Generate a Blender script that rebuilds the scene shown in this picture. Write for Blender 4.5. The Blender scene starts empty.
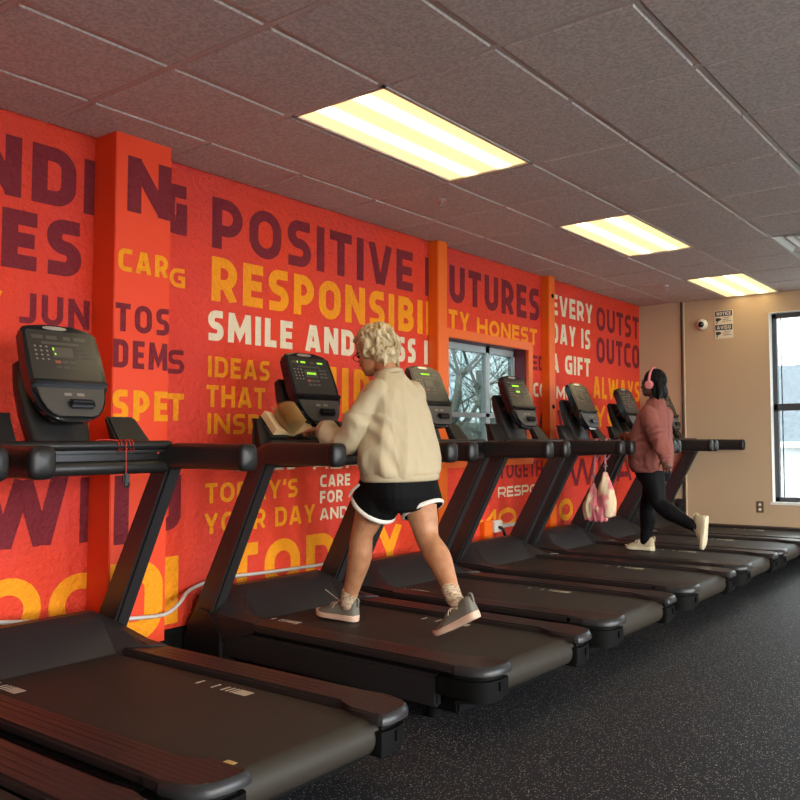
import bpy, bmesh, math, random
from mathutils import Vector, Matrix, Quaternion, noise
R = math.radians
PI = math.pi
SC = bpy.context.scene
COL = SC.collection

# ------------------------------------------------------------------ camera
FPX, YAW, PITCH, ROLL = 809.65, 0.57439, 0.050035, -0.007507
CAM = Vector((4.107, 0.0, 1.2))
cam = bpy.data.cameras.new('camera')
cam.sensor_fit = 'HORIZONTAL'
cam.sensor_width = 36.0
cam.lens = FPX / 800 * 36.0
cam.shift_x = -(533.5 - 400) / 800      # the photo is the left part of a wider frame
cam.clip_start = 0.05
cam.clip_end = 200
co = bpy.data.objects.new('camera', cam)
COL.objects.link(co)
cy_, sy_, cp_, sp_ = math.cos(YAW), math.sin(YAW), math.cos(PITCH), math.sin(PITCH)
fw = Vector((-sy_ * cp_, cy_ * cp_, sp_))
rt = Vector((cy_, sy_, 0))
up = rt.cross(fw)
c_, s_ = math.cos(ROLL), math.sin(ROLL)
rt, up = c_ * rt + s_ * up, -s_ * rt + c_ * up
mw = Matrix((rt, up, -fw)).transposed().to_4x4()
mw.translation = CAM
co.matrix_world = mw
SC.camera = co

# ------------------------------------------------------------------ colour management
SC.view_settings.view_transform = 'Standard'
SC.view_settings.look = 'None'
SC.view_settings.gamma = 1
SC.view_settings.use_curve_mapping = False
SC.view_settings.exposure = 0.30
SKY = 22.0          # daylight
LAMP = 1.2         # ceiling lamps
SC.cycles.use_denoising = True
SC.cycles.max_bounces = 10
SC.cycles.diffuse_bounces = 5
SC.cycles.transparent_max_bounces = 16
SC.cycles.sample_clamp_indirect = 6.0
SC.cycles.caustics_reflective = False
SC.cycles.caustics_refractive = False

# ------------------------------------------------------------------ sky
w = bpy.data.worlds.new('sky')
SC.world = w
w.use_nodes = True
nt = w.node_tree
nt.nodes.clear()
o_ = nt.nodes.new('ShaderNodeOutputWorld')
b_ = nt.nodes.new('ShaderNodeBackground')
tc = nt.nodes.new('ShaderNodeTexCoord')
nz = nt.nodes.new('ShaderNodeTexNoise')
nz.inputs['Scale'].default_value = 3.0
nz.inputs['Detail'].default_value = 5.0
rp = nt.nodes.new('ShaderNodeValToRGB')
rp.color_ramp.elements[0].position = .40
rp.color_ramp.elements[0].color = (.60, .72, .88, 1)
rp.color_ramp.elements[1].position = .60
rp.color_ramp.elements[1].color = (1.0, .95, .86, 1)
nt.links.new(tc.outputs['Generated'], nz.inputs['Vector'])
nt.links.new(nz.outputs['Fac'], rp.inputs['Fac'])
nt.links.new(rp.outputs['Color'], b_.inputs['Color'])
b_.inputs['Strength'].default_value = SKY
nt.links.new(b_.outputs['Background'], o_.inputs['Surface'])

# ------------------------------------------------------------------ room numbers (metres)
X0, X1 = 0.0, 8.2          # mural wall, window wall
Y0, Y1 = -3.0, 8.65        # wall behind, back wall
H = 2.776
T = 0.6096
GX = lambda i: 1.059 + T * i
GY = lambda j: 2.574 + T * j

def portal(loc, rot, sx, sy):
    l = bpy.data.lights.new('window_portal', 'AREA')
    l.shape = 'RECTANGLE'
    l.size, l.size_y = sx, sy
    l.cycles.is_portal = True
    o = bpy.data.objects.new('window_portal', l)
    o.location, o.rotation_euler = loc, rot
    COL.objects.link(o)

WINR = [(-2.3, -0.3), (0.2, 2.2), (2.7, 4.7), (5.2, 7.2)]      # windows of the right wall, off frame
for a, b in WINR:
    portal((X1 + .16, (a + b) / 2, 1.45), (0, R(90), 0), 2.1, b - a)
portal((2.4, Y1 + .16, 1.54), (R(-90), 0, 0), 1.76, 2.04)

# ------------------------------------------------------------------ materials
def mat(name, col, rough=.5, metal=0., emis=None, es=1., spec=.5, coat=0.):
    m = bpy.data.materials.new(name)
    m.use_nodes = True
    p = m.node_tree.nodes['Principled BSDF']
    p.inputs['Base Color'].default_value = (*col, 1)
    p.inputs['Roughness'].default_value = rough
    p.inputs['Metallic'].default_value = metal
    p.inputs['Specular IOR Level'].default_value = spec
    if coat:
        p.inputs['Coat Weight'].default_value = coat
        p.inputs['Coat Roughness'].default_value = .08
    if emis:
        p.inputs['Emission Color'].default_value = (*emis, 1)
        p.inputs['Emission Strength'].default_value = es
    return m

def nodes(m):
    n = m.node_tree
    return n, n.nodes, n.links, n.nodes['Principled BSDF']

def coords(m, scale=(1, 1, 1)):
    n, N, L, p = nodes(m)
    t = N.new('ShaderNodeTexCoord')
    mp = N.new('ShaderNodeMapping')
    mp.inputs['Scale'].default_value = scale
    L.new(t.outputs['Object'], mp.inputs['Vector'])
    return mp.outputs['Vector']

def mottle(m, cols, scale, detail=4, lo=.35, hi=.65, vscale=(1, 1, 1), tex='noise'):
    n, N, L, p = nodes(m)
    v = coords(m, vscale)
    t = N.new('ShaderNodeTexNoise')
    t.inputs['Scale'].default_value = scale
    t.inputs['Detail'].default_value = detail
    r = N.new('ShaderNodeValToRGB')
    r.color_ramp.elements[0].position = lo
    r.color_ramp.elements[1].position = hi
    r.color_ramp.elements[0].color = (*cols[0], 1)
    r.color_ramp.elements[1].color = (*cols[1], 1)
    L.new(v, t.inputs['Vector'])
    L.new(t.outputs['Fac'], r.inputs['Fac'])
    L.new(r.outputs['Color'], p.inputs['Base Color'])
    return m

def bump(m, scale, strength, dist=.01, detail=4, vscale=(1, 1, 1), kind='noise'):
    n, N, L, p = nodes(m)
    v = coords(m, vscale)
    if kind == 'noise':
        t = N.new('ShaderNodeTexNoise')
        t.inputs['Scale'].default_value = scale
        t.inputs['Detail'].default_value = detail
        out = t.outputs['Fac']
    elif kind == 'wave':
        t = N.new('ShaderNodeTexWave')
        t.bands_direction = 'Y'
        t.inputs['Scale'].default_value = scale
        out = t.outputs['Fac']
    else:
        t = N.new('ShaderNodeTexVoronoi')
        t.inputs['Scale'].default_value = scale
        out = t.outputs['Distance']
    b = N.new('ShaderNodeBump')
    b.inputs['Strength'].default_value = strength
    b.inputs['Distance'].default_value = dist
    L.new(v, t.inputs['Vector'])
    L.new(out, b.inputs['Height'])
    L.new(b.outputs['Normal'], p.inputs['Normal'])
    return m

M = {}
def wallpaint(name, c1, c2, s=1.6):
    m = mat(name, c1, .66, spec=.22)
    mottle(m, (c1, c2), s, 5, .3, .7)
    return bump(m, 30, 1.0, .022, 6)
M['mural'] = wallpaint('red_orange_mural_paint', (.74, .053, .016), (.66, .054, .038))
M['mural_smooth'] = bump(mat('smooth_red_orange_paint', (.76, .056, .014), .55, spec=.25), 90, .12, .004)
M['maroon'] = wallpaint('maroon_lettering_paint', (.20, .018, .026), (.165, .015, .024))
M['yellow'] = wallpaint('amber_lettering_paint', (.88, .32, .008), (.80, .27, .010))
M['white'] = wallpaint('cream_lettering_paint', (.78, .66, .47), (.74, .62, .44))
M['orange'] = mat('orange_steel_paint', (.78, .13, .008), .4)
M['tan'] = bump(mat('tan_wall_paint', (.52, .375, .235), .6), 60, .25, .006)
M['offwhite'] = mat('offwhite_paint', (.75, .72, .66), .5)
M['jamb'] = mat('maroon_jamb', (.14, .015, .03), .5)  # one even maroon, darker than the orange casing
m = mat('ceiling_tile', (.30, .265, .245), .9)
mottle(m, ((.46, .41, .375), (.62, .56, .52)), 70, 3, .38, .62)
M['tile'] = bump(m, 120, .35, .004)
M['bar'] = mat('shadowed_grid_bar', (.26, .23, .21), .6)
M['gridbar'] = mat('ceiling_grid_bar', (.55, .50, .46), .45)
m = mat('rubber_floor', (.02, .02, .021), .66, spec=.24)
n, N, L, p = nodes(m)
v = coords(m)
vo = N.new('ShaderNodeTexVoronoi'); vo.inputs['Scale'].default_value = 130
n2 = N.new('ShaderNodeTexNoise'); n2.inputs['Scale'].default_value = 60; n2.inputs['Detail'].default_value = 2
mth = N.new('ShaderNodeMath'); mth.operation = 'LESS_THAN'; mth.inputs[1].default_value = .24
mt2 = N.new('ShaderNodeMath'); mt2.operation = 'GREATER_THAN'; mt2.inputs[1].default_value = .47
mt3 = N.new('ShaderNodeMath'); mt3.operation = 'MULTIPLY'
mx = N.new('ShaderNodeMix'); mx.data_type = 'RGBA'
mx.inputs['A'].default_value = (.012, .0125, .0155, 1)
mx.inputs['B'].default_value = (.42, .40, .36, 1)
L.new(v, vo.inputs['Vector']); L.new(v, n2.inputs['Vector'])
L.new(vo.outputs['Distance'], mth.inputs[0]); L.new(n2.outputs['Fac'], mt2.inputs[0])
L.new(mth.outputs[0], mt3.inputs[0]); L.new(mt2.outputs[0], mt3.inputs[1])
L.new(mt3.outputs[0], mx.inputs['Factor']); L.new(mx.outputs['Result'], p.inputs['Base Color'])
M['floor'] = bump(m, 160, .3, .004)
M['black'] = bump(mat('black_plastic', (.012, .011, .011), .40, spec=.35), 220, .12, .002)
M['dark'] = mat('matte_black_plastic', (.004, .004, .004), .65, spec=.10)
M['gloss'] = mat('gloss_black_plastic', (.010, .010, .011), .14)
M['frame'] = bump(mat('charcoal_metal_paint', (.022, .021, .022), .38), 200, .1, .002)
m = mat('ribbed_rail_plastic', (.027, .021, .020), .42, spec=.35)
M['rail'] = bump(m, 14.0, .18, .003, kind='wave')
M['hood'] = bump(mat('hood_plastic', (.020, .0165, .0165), .42, spec=.35), 160, .12, .002)
M['endcap'] = mat('satin_end_cap', (.022, .022, .023), .36, spec=.4)
M['belt'] = bump(mat('running_belt', (.030, .0250, .0185), .60, spec=.30), 300, .25, .002)
M['mark'] = mat('belt_marking', (.50, .44, .33), .6)
M['tick'] = mat('yellow_belt_tick', (.62, .45, .16), .6)
M['grip'] = bump(mat('handle_grip_rubber', (.015, .014, .014), .42), 260, .2, .002)
M['silver'] = mat('silver_badge', (.62, .61, .58), .28, .8)
M['chrome'] = mat('chrome', (.7, .7, .72), .12, 1.)
M['grey_face'] = mat('console_face_plastic', (.055, .050, .045), .42)
M['screen'] = mat('console_glass', (.034, .031, .027), .22)
M['lcd'] = mat('console_display', (.075, .065, .052), .25)
M['key'] = mat('console_key', (.052, .046, .04), .4)
M['print'] = mat('console_key_print', (.22, .19, .15), .5)
M['redkey'] = mat('red_console_key', (.28, .07, .04), .4)
M['green'] = mat('green_led', (.1, .3, .0), .5, emis=(.36, .85, .03), es=1.0)
M['embl'] = mat('faint_emblem_print', (.10, .045, .04), .4)
M['alu'] = mat('grey_aluminium', (.36, .40, .40), .4, .3)
M['darkalu'] = mat('dark_window_frame', (.055, .06, .07), .4)
M['cable'] = mat('pale_conduit', (.55, .50, .45), .4)
M['bcable'] = mat('black_cable', (.01, .01, .01), .5)
M['steel'] = mat('steel', (.45, .45, .45), .3, .9)
M['redcord'] = mat('red_cord', (.50, .03, .02), .6)
# lamp diffuser with the glow of two tubes behind it
m = mat('lamp_diffuser', (.8, .75, .6), .5)
n, N, L, p = nodes(m)
t = N.new('ShaderNodeTexCoord'); sx = N.new('ShaderNodeSeparateXYZ')
L.new(t.outputs['Object'], sx.inputs[0])
ab = N.new('ShaderNodeMath'); ab.operation = 'ABSOLUTE'
L.new(sx.outputs['X'], ab.inputs[0])
r = N.new('ShaderNodeValToRGB')
els = r.color_ramp.elements
els[0].position = 0.0; els[0].color = (1.0, .66, .28, 1)
els[1].position = 1.0; els[1].color = (.9, .68, .28, 1)
for ps, c in ((.20, (1.05, .70, .30, 1)), (.32, (3.6, 3.0, 1.7, 1)), (.46, (3.6, 3.0, 1.7, 1)), (.62, (1.0, .74, .31, 1))):
    e = els.new(ps); e.color = c
ml = N.new('ShaderNodeMath'); ml.operation = 'MULTIPLY'; ml.inputs[1].default_value = 3.4
L.new(ab.outputs[0], ml.inputs[0]); L.new(ml.outputs[0], r.inputs['Fac'])
L.new(r.outputs['Color'], p.inputs['Emission Color'])
p.inputs['Emission Strength'].default_value = LAMP
M['lamp'] = m
def glassmat(name, tint, refl):
    m = bpy.data.materials.new(name)
    m.use_nodes = True
    n = m.node_tree
    n.nodes.clear()
    o = n.nodes.new('ShaderNodeOutputMaterial')
    tr = n.nodes.new('ShaderNodeBsdfTransparent'); tr.inputs['Color'].default_value = (*tint, 1)
    gl = n.nodes.new('ShaderNodeBsdfGlossy'); gl.inputs['Roughness'].default_value = .02
    mx = n.nodes.new('ShaderNodeMixShader'); mx.inputs[0].default_value = refl
    n.links.new(tr.outputs[0], mx.inputs[1]); n.links.new(gl.outputs[0], mx.inputs[2])
    n.links.new(mx.outputs[0], o.inputs['Surface'])
    return m
M['tinted'] = glassmat('green_tinted_glass', (.190, .214, .204), .02)
M['clear'] = glassmat('dimming_glass', (.46, .485, .49), .03)  # grey tint put in to dim the glare of the outdoors

# ------------------------------------------------------------------ object helpers
def tag(o, label=None, cat=None, group=None, kind=None):
    if label: o['label'] = label
    if cat: o['category'] = cat
    if group: o['group'] = group
    if kind: o['kind'] = kind
    return o

def rootloc(o):
    l = Vector((0, 0, 0))
    while o:
        l += o.location
        o = o.parent
    return l

def link(name, me, m, parent=None, world=False, loc=None, smooth=False):
    ms = m if isinstance(m, (list, tuple)) else [m]
    for x in ms:
        if x.name not in [k.name for k in me.materials if k]:
            me.materials.append(x)
    o = bpy.data.objects.new(name, me)
    COL.objects.link(o)
    if loc is not None:
        o.location = loc
    if parent:
        o.parent = parent
    if world:
        off = rootloc(o)
        me.transform(Matrix.Translation(-off))
    if smooth:
        me.shade_smooth()
    return o

def obj(name, bm, m, parent=None, world=False, loc=None, smooth=False, recalc=True):
    if recalc:
        bmesh.ops.recalc_face_normals(bm, faces=bm.faces)
    me = bpy.data.meshes.new(name)
    bm.to_mesh(me)
    bm.free()
    o = link(name, me, m, parent, world, loc, smooth)
    return o

def soft(o, ang=40):
    """smooth shading with sharp edges kept"""
    me = o.data
    me.shade_smooth()
    me.set_sharp_from_angle(angle=R(ang))
    return o

def thing(name, label, cat, loc=(0, 0, 0), group=None):
    o = bpy.data.objects.new(name, None)
    o.empty_display_size = .1
    o.location = loc
    COL.objects.link(o)
    return tag(o, label, cat, group)

def B():
    return bmesh.new()

def box(bm, a, b, mi=0, bev=0.):
    vs = bmesh.ops.create_cube(bm, size=1)['verts']
    for v in vs:
        v.co = Vector([(a[k] + b[k]) / 2 + v.co[k] * (b[k] - a[k]) for k in range(3)])
    fs = {f for v in vs for f in v.link_faces}
    for f in fs: f.material_index = mi
    if bev:
        es = {e for v in vs for e in v.link_edges}
        bmesh.ops.bevel(bm, geom=list(es), offset=bev, segments=2, affect='EDGES', clamp_overlap=True)
    return bm

def prism(bm, poly, ax, a, b, bev=0., mi=0, seg=2):
    """closed 2D polygon extruded along axis ax from a to b; poly gives the two other coordinates in xyz order"""
    def P(p, t):
        l = list(p); l.insert(ax, t)
        return Vector(l)
    v0 = [bm.verts.new(P(p, a)) for p in poly]
    v1 = [bm.verts.new(P(p, b)) for p in poly]
    k = len(poly)
    fs = [bm.faces.new(v0[::-1]), bm.faces.new(v1)]
    for i in range(k):
        fs.append(bm.faces.new((v0[i], v0[(i + 1) % k], v1[(i + 1) % k], v1[i])))
    for f in fs: f.material_index = mi
    if bev:
        es = {e for f in fs[:2] for e in f.edges}
        bmesh.ops.bevel(bm, geom=list(es), offset=bev, segments=seg, affect='EDGES', clamp_overlap=True)
    return bm

def ring(c, u, v, ra, rb, k=16, sq=2.0):
    out = []
    for i in range(k):
        t = 2 * PI * i / k
        ct, st = math.cos(t), math.sin(t)
        if sq != 2.0:
            ct = math.copysign(abs(ct) ** (2 / sq), ct)
            st = math.copysign(abs(st) ** (2 / sq), st)
        out.append(c + u * (ra * ct) + v * (rb * st))
    return out

def skin_rings(bm, rings, cap=True, mi=0):
    vs = [[bm.verts.new(p) for p in r] for r in rings]
    k = len(rings[0])
    for a, b in zip(vs, vs[1:]):
        for i in range(k):
            f = bm.faces.new((a[i], a[(i + 1) % k], b[(i + 1) % k], b[i])); f.material_index = mi
    if cap:
        bm.faces.new(vs[0][::-1]).material_index = mi
        bm.faces.new(vs[-1]).material_index = mi

def smoothpath(pts, sub=4):
    """Catmull-Rom through tuples of any length"""
    if len(pts) < 3 or sub <= 1: return [tuple(p) for p in pts]
    out = []
    n = len(pts)
    for i in range(n - 1):
        p0, p1, p2, p3 = pts[max(i - 1, 0)], pts[i], pts[i + 1], pts[min(i + 2, n - 1)]
        for s in range(sub):
            t = s / sub
            out.append(tuple(.5 * (2 * b + (c - a) * t + (2 * a - 5 * b + 4 * c - d) * t * t + (3 * b - a - 3 * c + d) * t ** 3)
                             for a, b, c, d in zip(p0, p1, p2, p3)))
    out.append(tuple(pts[-1]))
    return out

def tube(bm, pts, rad, k=12, ref=(0, 1, 0), sub=4, cap=True, rnd=True, sq=2.0, mi=0, rd=1.0):
    """tube through pts; rad: float, list of floats or list of (ra along ref, rb across)"""
    n = len(pts)
    if not isinstance(rad, (list, tuple)): rad = [rad] * n
    rad = [r if isinstance(r, (list, tuple)) else (r, r) for r in rad]
    full = [tuple(p) + tuple(r) for p, r in zip(pts, rad)]
    full = smoothpath(full, sub)
    P = [Vector(f[:3]) for f in full]
    Rr = [(max(f[3], 1e-4), max(f[4], 1e-4)) for f in full]
    ref = Vector(ref)
    rings = []
    for i, c in enumerate(P):
        d = (P[min(i + 1, len(P) - 1)] - P[max(i - 1, 0)]).normalized()
        u = ref - d * ref.dot(d)
        if u.length < 1e-3:
            u = d.orthogonal()
        u.normalize()
        v = d.cross(u)
        if i == 0 and rnd:
            m_ = min(Rr[0])
            for a in (80, 50, 25):
                rings.append(ring(c - d * m_ * rd * math.sin(R(a)), u, v, Rr[0][0] * math.cos(R(a)), Rr[0][1] * math.cos(R(a)), k, sq))
        rings.append(ring(c, u, v, Rr[i][0], Rr[i][1], k, sq))
        if i == len(P) - 1 and rnd:
            m_ = min(Rr[-1])
            for a in (25, 50, 80):
                rings.append(ring(c + d * m_ * rd * math.sin(R(a)), u, v, Rr[-1][0] * math.cos(R(a)), Rr[-1][1] * math.cos(R(a)), k, sq))
    skin_rings(bm, rings, cap, mi)
    return bm

def ball(bm, c, r, rot=None, k=16):
    """ellipsoid, r = 3 radii, rot = 3x3 with the axes as columns"""
    r = r if isinstance(r, (list, tuple)) else (r, r, r)
    m4 = Matrix.Translation(Vector(c)) @ (rot.to_4x4() if rot else Matrix()) @ Matrix.Diagonal((*r, 1))
    bmesh.ops.create_uvsphere(bm, u_segments=k, v_segments=max(8, k // 2 + 2), radius=1, matrix=m4)
    return bm

def disc(bm, c, nrm, r, h, k=20, r2=None):
    z = Vector(nrm).normalized()
    q = z.to_track_quat('Z', 'Y').to_matrix().to_4x4()
    bmesh.ops.create_cone(bm, cap_ends=True, segments=k, radius1=r, radius2=r if r2 is None else r2, depth=h,
                          matrix=Matrix.Translation(Vector(c)) @ q)
    return bm

def remesh(bm, vox, smooth_it=6, fac=.5):
    """one continuous skin from overlapping closed shapes"""
    bmesh.ops.recalc_face_normals(bm, faces=bm.faces)
    me = bpy.data.meshes.new('tmp'); bm.to_mesh(me); bm.free()
    o = bpy.data.objects.new('tmp', me); COL.objects.link(o)
    md = o.modifiers.new('r', 'REMESH'); md.mode = 'VOXEL'; md.voxel_size = vox
    if smooth_it:
        s = o.modifiers.new('s', 'SMOOTH'); s.iterations = smooth_it; s.factor = fac
    dg = bpy.context.evaluated_depsgraph_get()
    out = bpy.data.meshes.new_from_object(o.evaluated_get(dg))
    bpy.data.objects.remove(o); bpy.data.meshes.remove(me)
    return out

def displace(me, fn):
    nrm = [v.normal.copy() for v in me.vertices]
    for v, n_ in zip(me.vertices, nrm):
        v.co += n_ * fn(v.co)

# ------------------------------------------------------------------ the shell
def wall_cells(bm, us, vs, holes, put):
    for a, b in zip(us, us[1:]):
        for c, d in zip(vs, vs[1:]):
            mu, mv = (a + b) / 2, (c + d) / 2
            if any(h[0] < mu < h[1] and h[2] < mv < h[3] for h in holes): continue
            put(bm, a, b, c, d)

def wall(name, holes, u0, u1, axis, pos, thick, m, hz=H + .25):
    us = sorted({u0, u1, *[h[0] for h in holes], *[h[1] for h in holes]})
    vs = sorted({0., hz, *[h[2] for h in holes], *[h[3] for h in holes]})
    bm = B()
    def put(bm, a, b, c, d):
        if axis == 0: box(bm, (min(pos, pos + thick), a, c), (max(pos, pos + thick), b, d))
        else: box(bm, (a, min(pos, pos + thick), c), (b, max(pos, pos + thick), d))
    wall_cells(bm, us, vs, holes, put)
    bmesh.ops.remove_doubles(bm, verts=bm.verts, dist=1e-4)
    return tag(obj(name, bm, m), kind='structure')

W1H = (5.06, 6.225, 1.06, 2.035)      # opening of the window in the mural wall (y0 y1 z0 z1)
W2H = (1.53, 3.29, .52, 2.555)        # opening of the back window (x0 x1 z0 z1)
bm = B(); box(bm, (X0 - .3, Y0 - .3, -.12), (X1 + .3, Y1 + .3, 0))
tag(obj('floor', bm, M['floor']), kind='structure')
wl = wall('wall_left', [W1H], Y0, Y1 + .2, 0, 0.0, -.2, M['mural'])
wall('wall_back', [W2H], X0, X1, 1, Y1, .2, M['tan'])
wall('wall_right', [(a, b, .4, 2.5) for a, b in WINR], Y0, Y1 + .2, 0, X1, .2, M['offwhite'])
wall('wall_front', [], X0 - .2, X1 + .2, 1, Y0, -.2, M['offwhite'])
bm = B(); box(bm, (0, 2.215, .0), (.2, 2.515, H), bev=.004)
colm = tag(obj('wall_column', bm, M['mural_smooth']), kind='structure')
# floor mat seams, thin joints between the rubber sheets
bm = B(); box(bm, (0, Y0, .0), (.012, Y1, .19)); box(bm, (0, 2.203, 0), (.212, 2.527, .185))
tag(obj('baseboard_left', bm, M['dark']), kind='structure')
bm = B(); box(bm, (.012, Y1 - .012, 0), (X1, Y1, .1))
tag(obj('baseboard_back', bm, M['dark']), kind='structure')

# orange steel posts against the mural wall
def post(name, y0, y1, x1, holes):
    bm = B(); box(bm, (.0, y0, 0), (x1, y1, H), bev=.006)
    o = tag(obj(name, bm, M['orange']), kind='structure')
    bm = B()
    for z in holes:
        disc(bm, (x1 + .001, (y0 + y1) / 2 + .012, z), (1, 0, 0), .022, .004)
    obj('bolt_hole', bm, M['dark'], o)
post('trim_1', 4.835, 4.955, .10, (1.52,))
post('trim_2', 6.485, 6.60, .09, (2.58, 1.52, .62))

# ceiling: cells of the grid, lowered tiles, bars
LIGHTS = [(0, 0), (0, 4), (0, 8), (5, 0), (5, 4), (5, 8), (0, -4), (5, -4)]
lit = {(i, j + k) for i, j in LIGHTS for k in (0, 1)}
VENT = (2, 6)
bm = B()
xs = [X0] + [GX(i) for i in range(-1, 12) if X0 < GX(i) < X1] + [X1]
ys = [Y0] + [GY(j) for j in range(-9, 10) if Y0 < GY(j) < Y1] + [Y1]
bar, gap = .012, .021
for xa, xb in zip(xs, xs[1:]):
    for ya, yb in zip(ys, ys[1:]):
        ci, cj = round(((xa + xb) / 2 - 1.059) / T - .5), round(((ya + yb) / 2 - 2.574) / T - .5)
        if xa == X0: ci = -2 if xb - xa < T - .01 else ci
        if (ci, cj) in lit or (ci, cj) == VENT: continue
        va = [bm.verts.new(p) for p in ((xa, ya, H), (xb, ya, H), (xb, yb, H), (xa, yb, H))]
        bm.faces.new(va[::-1])
        a, b, c, d = xa + gap, xb - gap, ya + gap, yb - gap
        if b - a < .05 or d - c < .05: continue
        v0 = [bm.verts.new(p) for p in ((a - .006, c - .006, H), (b + .006, c - .006, H), (b + .006, d + .006, H), (a - .006, d + .006, H))]
        v1 = [bm.verts.new(p) for p in ((a, c, H - .010), (b, c, H - .010), (b, d, H - .010), (a, d, H - .010))]
        bm.faces.new(v1[::-1])
        for i in range(4):
            bm.faces.new((v0[i], v1[i], v1[(i + 1) % 4], v0[(i + 1) % 4]))
ceil_ = tag(obj('ceiling', bm, M['tile'], recalc=False), kind='structure')
bm = B()
def bars(pos, rng, ax):
    for q in pos:
        for a, b in rng(q):
            if ax == 0: box(bm, (q - bar, a, H - .004), (q + bar, b, H + .02))
            else: box(bm, (a, q - bar, H - .005), (b, q + bar, H + .02))
bars(xs[1:-1], lambda q: [(Y0, Y1)], 0)
def xr(q):
    j = round((q - 2.574) / T)
    if any(l[1] + 1 == j for l in LIGHTS): return [(X0, GX(0)), (GX(1), GX(5)), (GX(6), X1)]
    return [(X0, X1)]
bars(ys[1:-1], xr, 1)
tag(obj('ceiling_grid', bm, M['gridbar'], ceil_), kind='structure')
bm = B(); box(bm, (X0 - .2, Y0 - .2, H + .22), (X1 + .2, Y1 + .2, H + .3))
tag(obj('ceiling_deck', bm, M['offwhite']), kind='structure')

# ------------------------------------------------------------------ mural lettering
def arc(cx, cy, r, a0, a1, k=7, ry=None):
    ry = r if ry is None else ry
    return [(cx + r * math.cos(R(a0 + (a1 - a0) * i / k)), cy + ry * math.sin(R(a0 + (a1 - a0) * i / k))) for i in range(k + 1)]
WID = dict(I=0, M=.92, W=1.12, E=.54, F=.52, L=.50, T=.60, J=.5, N=.70, O=.72, G=.68, D=.68, C=.62, S=.58, A=.74, V=.72, Y=.70, B=.64, P=.62, R=.64, U=.68, H=.70)
def glyph(c, W, t):
    a = t / 2
    r = max(min(W / 2 - a, .5 - a), .02)
    rb = min(r, .22)
    S = []
    if c == 'I': S = [[(W / 2, 0), (W / 2, 1)]]
    elif c == 'L': S = [[(a, 1), (a, a), (W, a)]]
    elif c == 'E': S = [[(W, 1 - a), (a, 1 - a), (a, a), (W, a)], [(a, .5), (W * .93, .5)]]
    elif c == 'F': S = [[(W, 1 - a), (a, 1 - a), (a, 0)], [(a, .47), (W * .9, .47)]]
    elif c == 'T': S = [[(0, 1 - a), (W, 1 - a)], [(W / 2, 0), (W / 2, 1 - a)]]
    elif c == 'H': S = [[(a, 0), (a, 1)], [(W - a, 0), (W - a, 1)], [(a, .5), (W - a, .5)]]
    elif c == 'N': S = [[(a, 0), (a, 1)], [(W - a, 0), (W - a, 1)], [(a, 1 - a * .6), (W - a, a * .6)]]
    elif c == 'M': S = [[(a, 0), (a + .03, 1)], [(W - a, 0), (W - a - .03, 1)], [(a + .02, 1 - a * .6), (W / 2, .26), (W - a - .02, 1 - a * .6)]]
    elif c == 'A': S = [[(a, 0), (W / 2 - a * .35, 1)], [(W - a, 0), (W / 2 + a * .35, 1)], [(W * .22, .27), (W * .78, .27)]]
    elif c == 'V': S = [[(a, 1), (W / 2 - a * .35, 0)], [(W - a, 1), (W / 2 + a * .35, 0)]]
    elif c == 'W': S = [[(a, 1), (W * .29, 0)], [(W * .5, .92), (W * .29, 0)], [(W * .5, .92), (W * .71, 0)], [(W - a, 1), (W * .71, 0)]]
    elif c == 'Y': S = [[(a, 1), (W / 2, .40)], [(W - a, 1), (W / 2, .40)], [(W / 2, .46), (W / 2, 0)]]
    elif c == 'O': S = [arc(W / 2, 1 - a - r, W / 2 - a, 0, 180, 12, r) + arc(W / 2, a + r, W / 2 - a, 180, 360, 12, r) + ['z']]
    elif c == 'C': S = [[(W, 1 - a)] + arc(a + r, 1 - a - r, r, 90, 180) + arc(a + r, a + r, r, 180, 270) + [(W, a)]]
    elif c == 'G': S = [[(W * .96, 1 - a)] + arc(a + r, 1 - a - r, r, 90, 180) + arc(a + r, a + r, r, 180, 270) + [(W - a, a), (W - a, .5), (W * .55, .5)]]
    elif c == 'S':
        q = (1 - t) / 4
        q = min(q, W / 2 - a)
        S = [[(W * .94, 1 - a)] + arc(a + q, 1 - a - q, q, 90, 180, 5) + arc(a + q, .5 + q, q, 180, 270, 5)[1:] + arc(W - a - q, .5 - q, q, 90, 0, 5) + arc(W - a - q, a + q, q, 0, -90, 5) + [(W * .04, a)]]
    elif c == 'D': S = [[(a, a), (a, 1 - a)] + arc(W - a - r, 1 - a - r, r, 90, 0) + arc(W - a - r, a + r, r, 0, -90) + ['z']]
    elif c in 'PR':
        q = .27 if c == 'P' else .26
        b_ = 1 - a - 2 * q + .02
        q = (1 - a - b_) / 2
        qx = min(q, W - 2 * a - .02)
        S = [[(a, 0), (a, 1)], [(a, 1 - a)] + arc(W - a - qx, 1 - a - q, qx, 90, -90, 9, q) + [(a, b_)]]
        if c == 'R': S += [[(W * .52, b_ + .02), (W - a * .9, 0)]]
    elif c == 'B':
        q = (1 - t) / 4
        S = [[(a, a), (a, 1 - a)] + arc(W - a - q - .02, 1 - a - q, q, 90, -90, 8) + [(a, .5)], [(a, .5)] + arc(W - a - q, a + q, q, 90, -90, 8) + [(a, a)], [(a, 0), (a, 1)]]
    elif c == 'U': S = [[(a, 1), (a, a + r)] + arc(W / 2, a + r, W / 2 - a, 180, 360, 10, r) + [(W - a, 1)]]
    elif c == 'J': S = [[(W - a, 1), (W - a, a + r)] + arc(W - a - r, a + r, r, 0, -90, 6) + [(0, a)]]
    elif c == "'": S = [[(W / 2, .68), (W / 2 + .02, 1)]]
    return S
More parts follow.
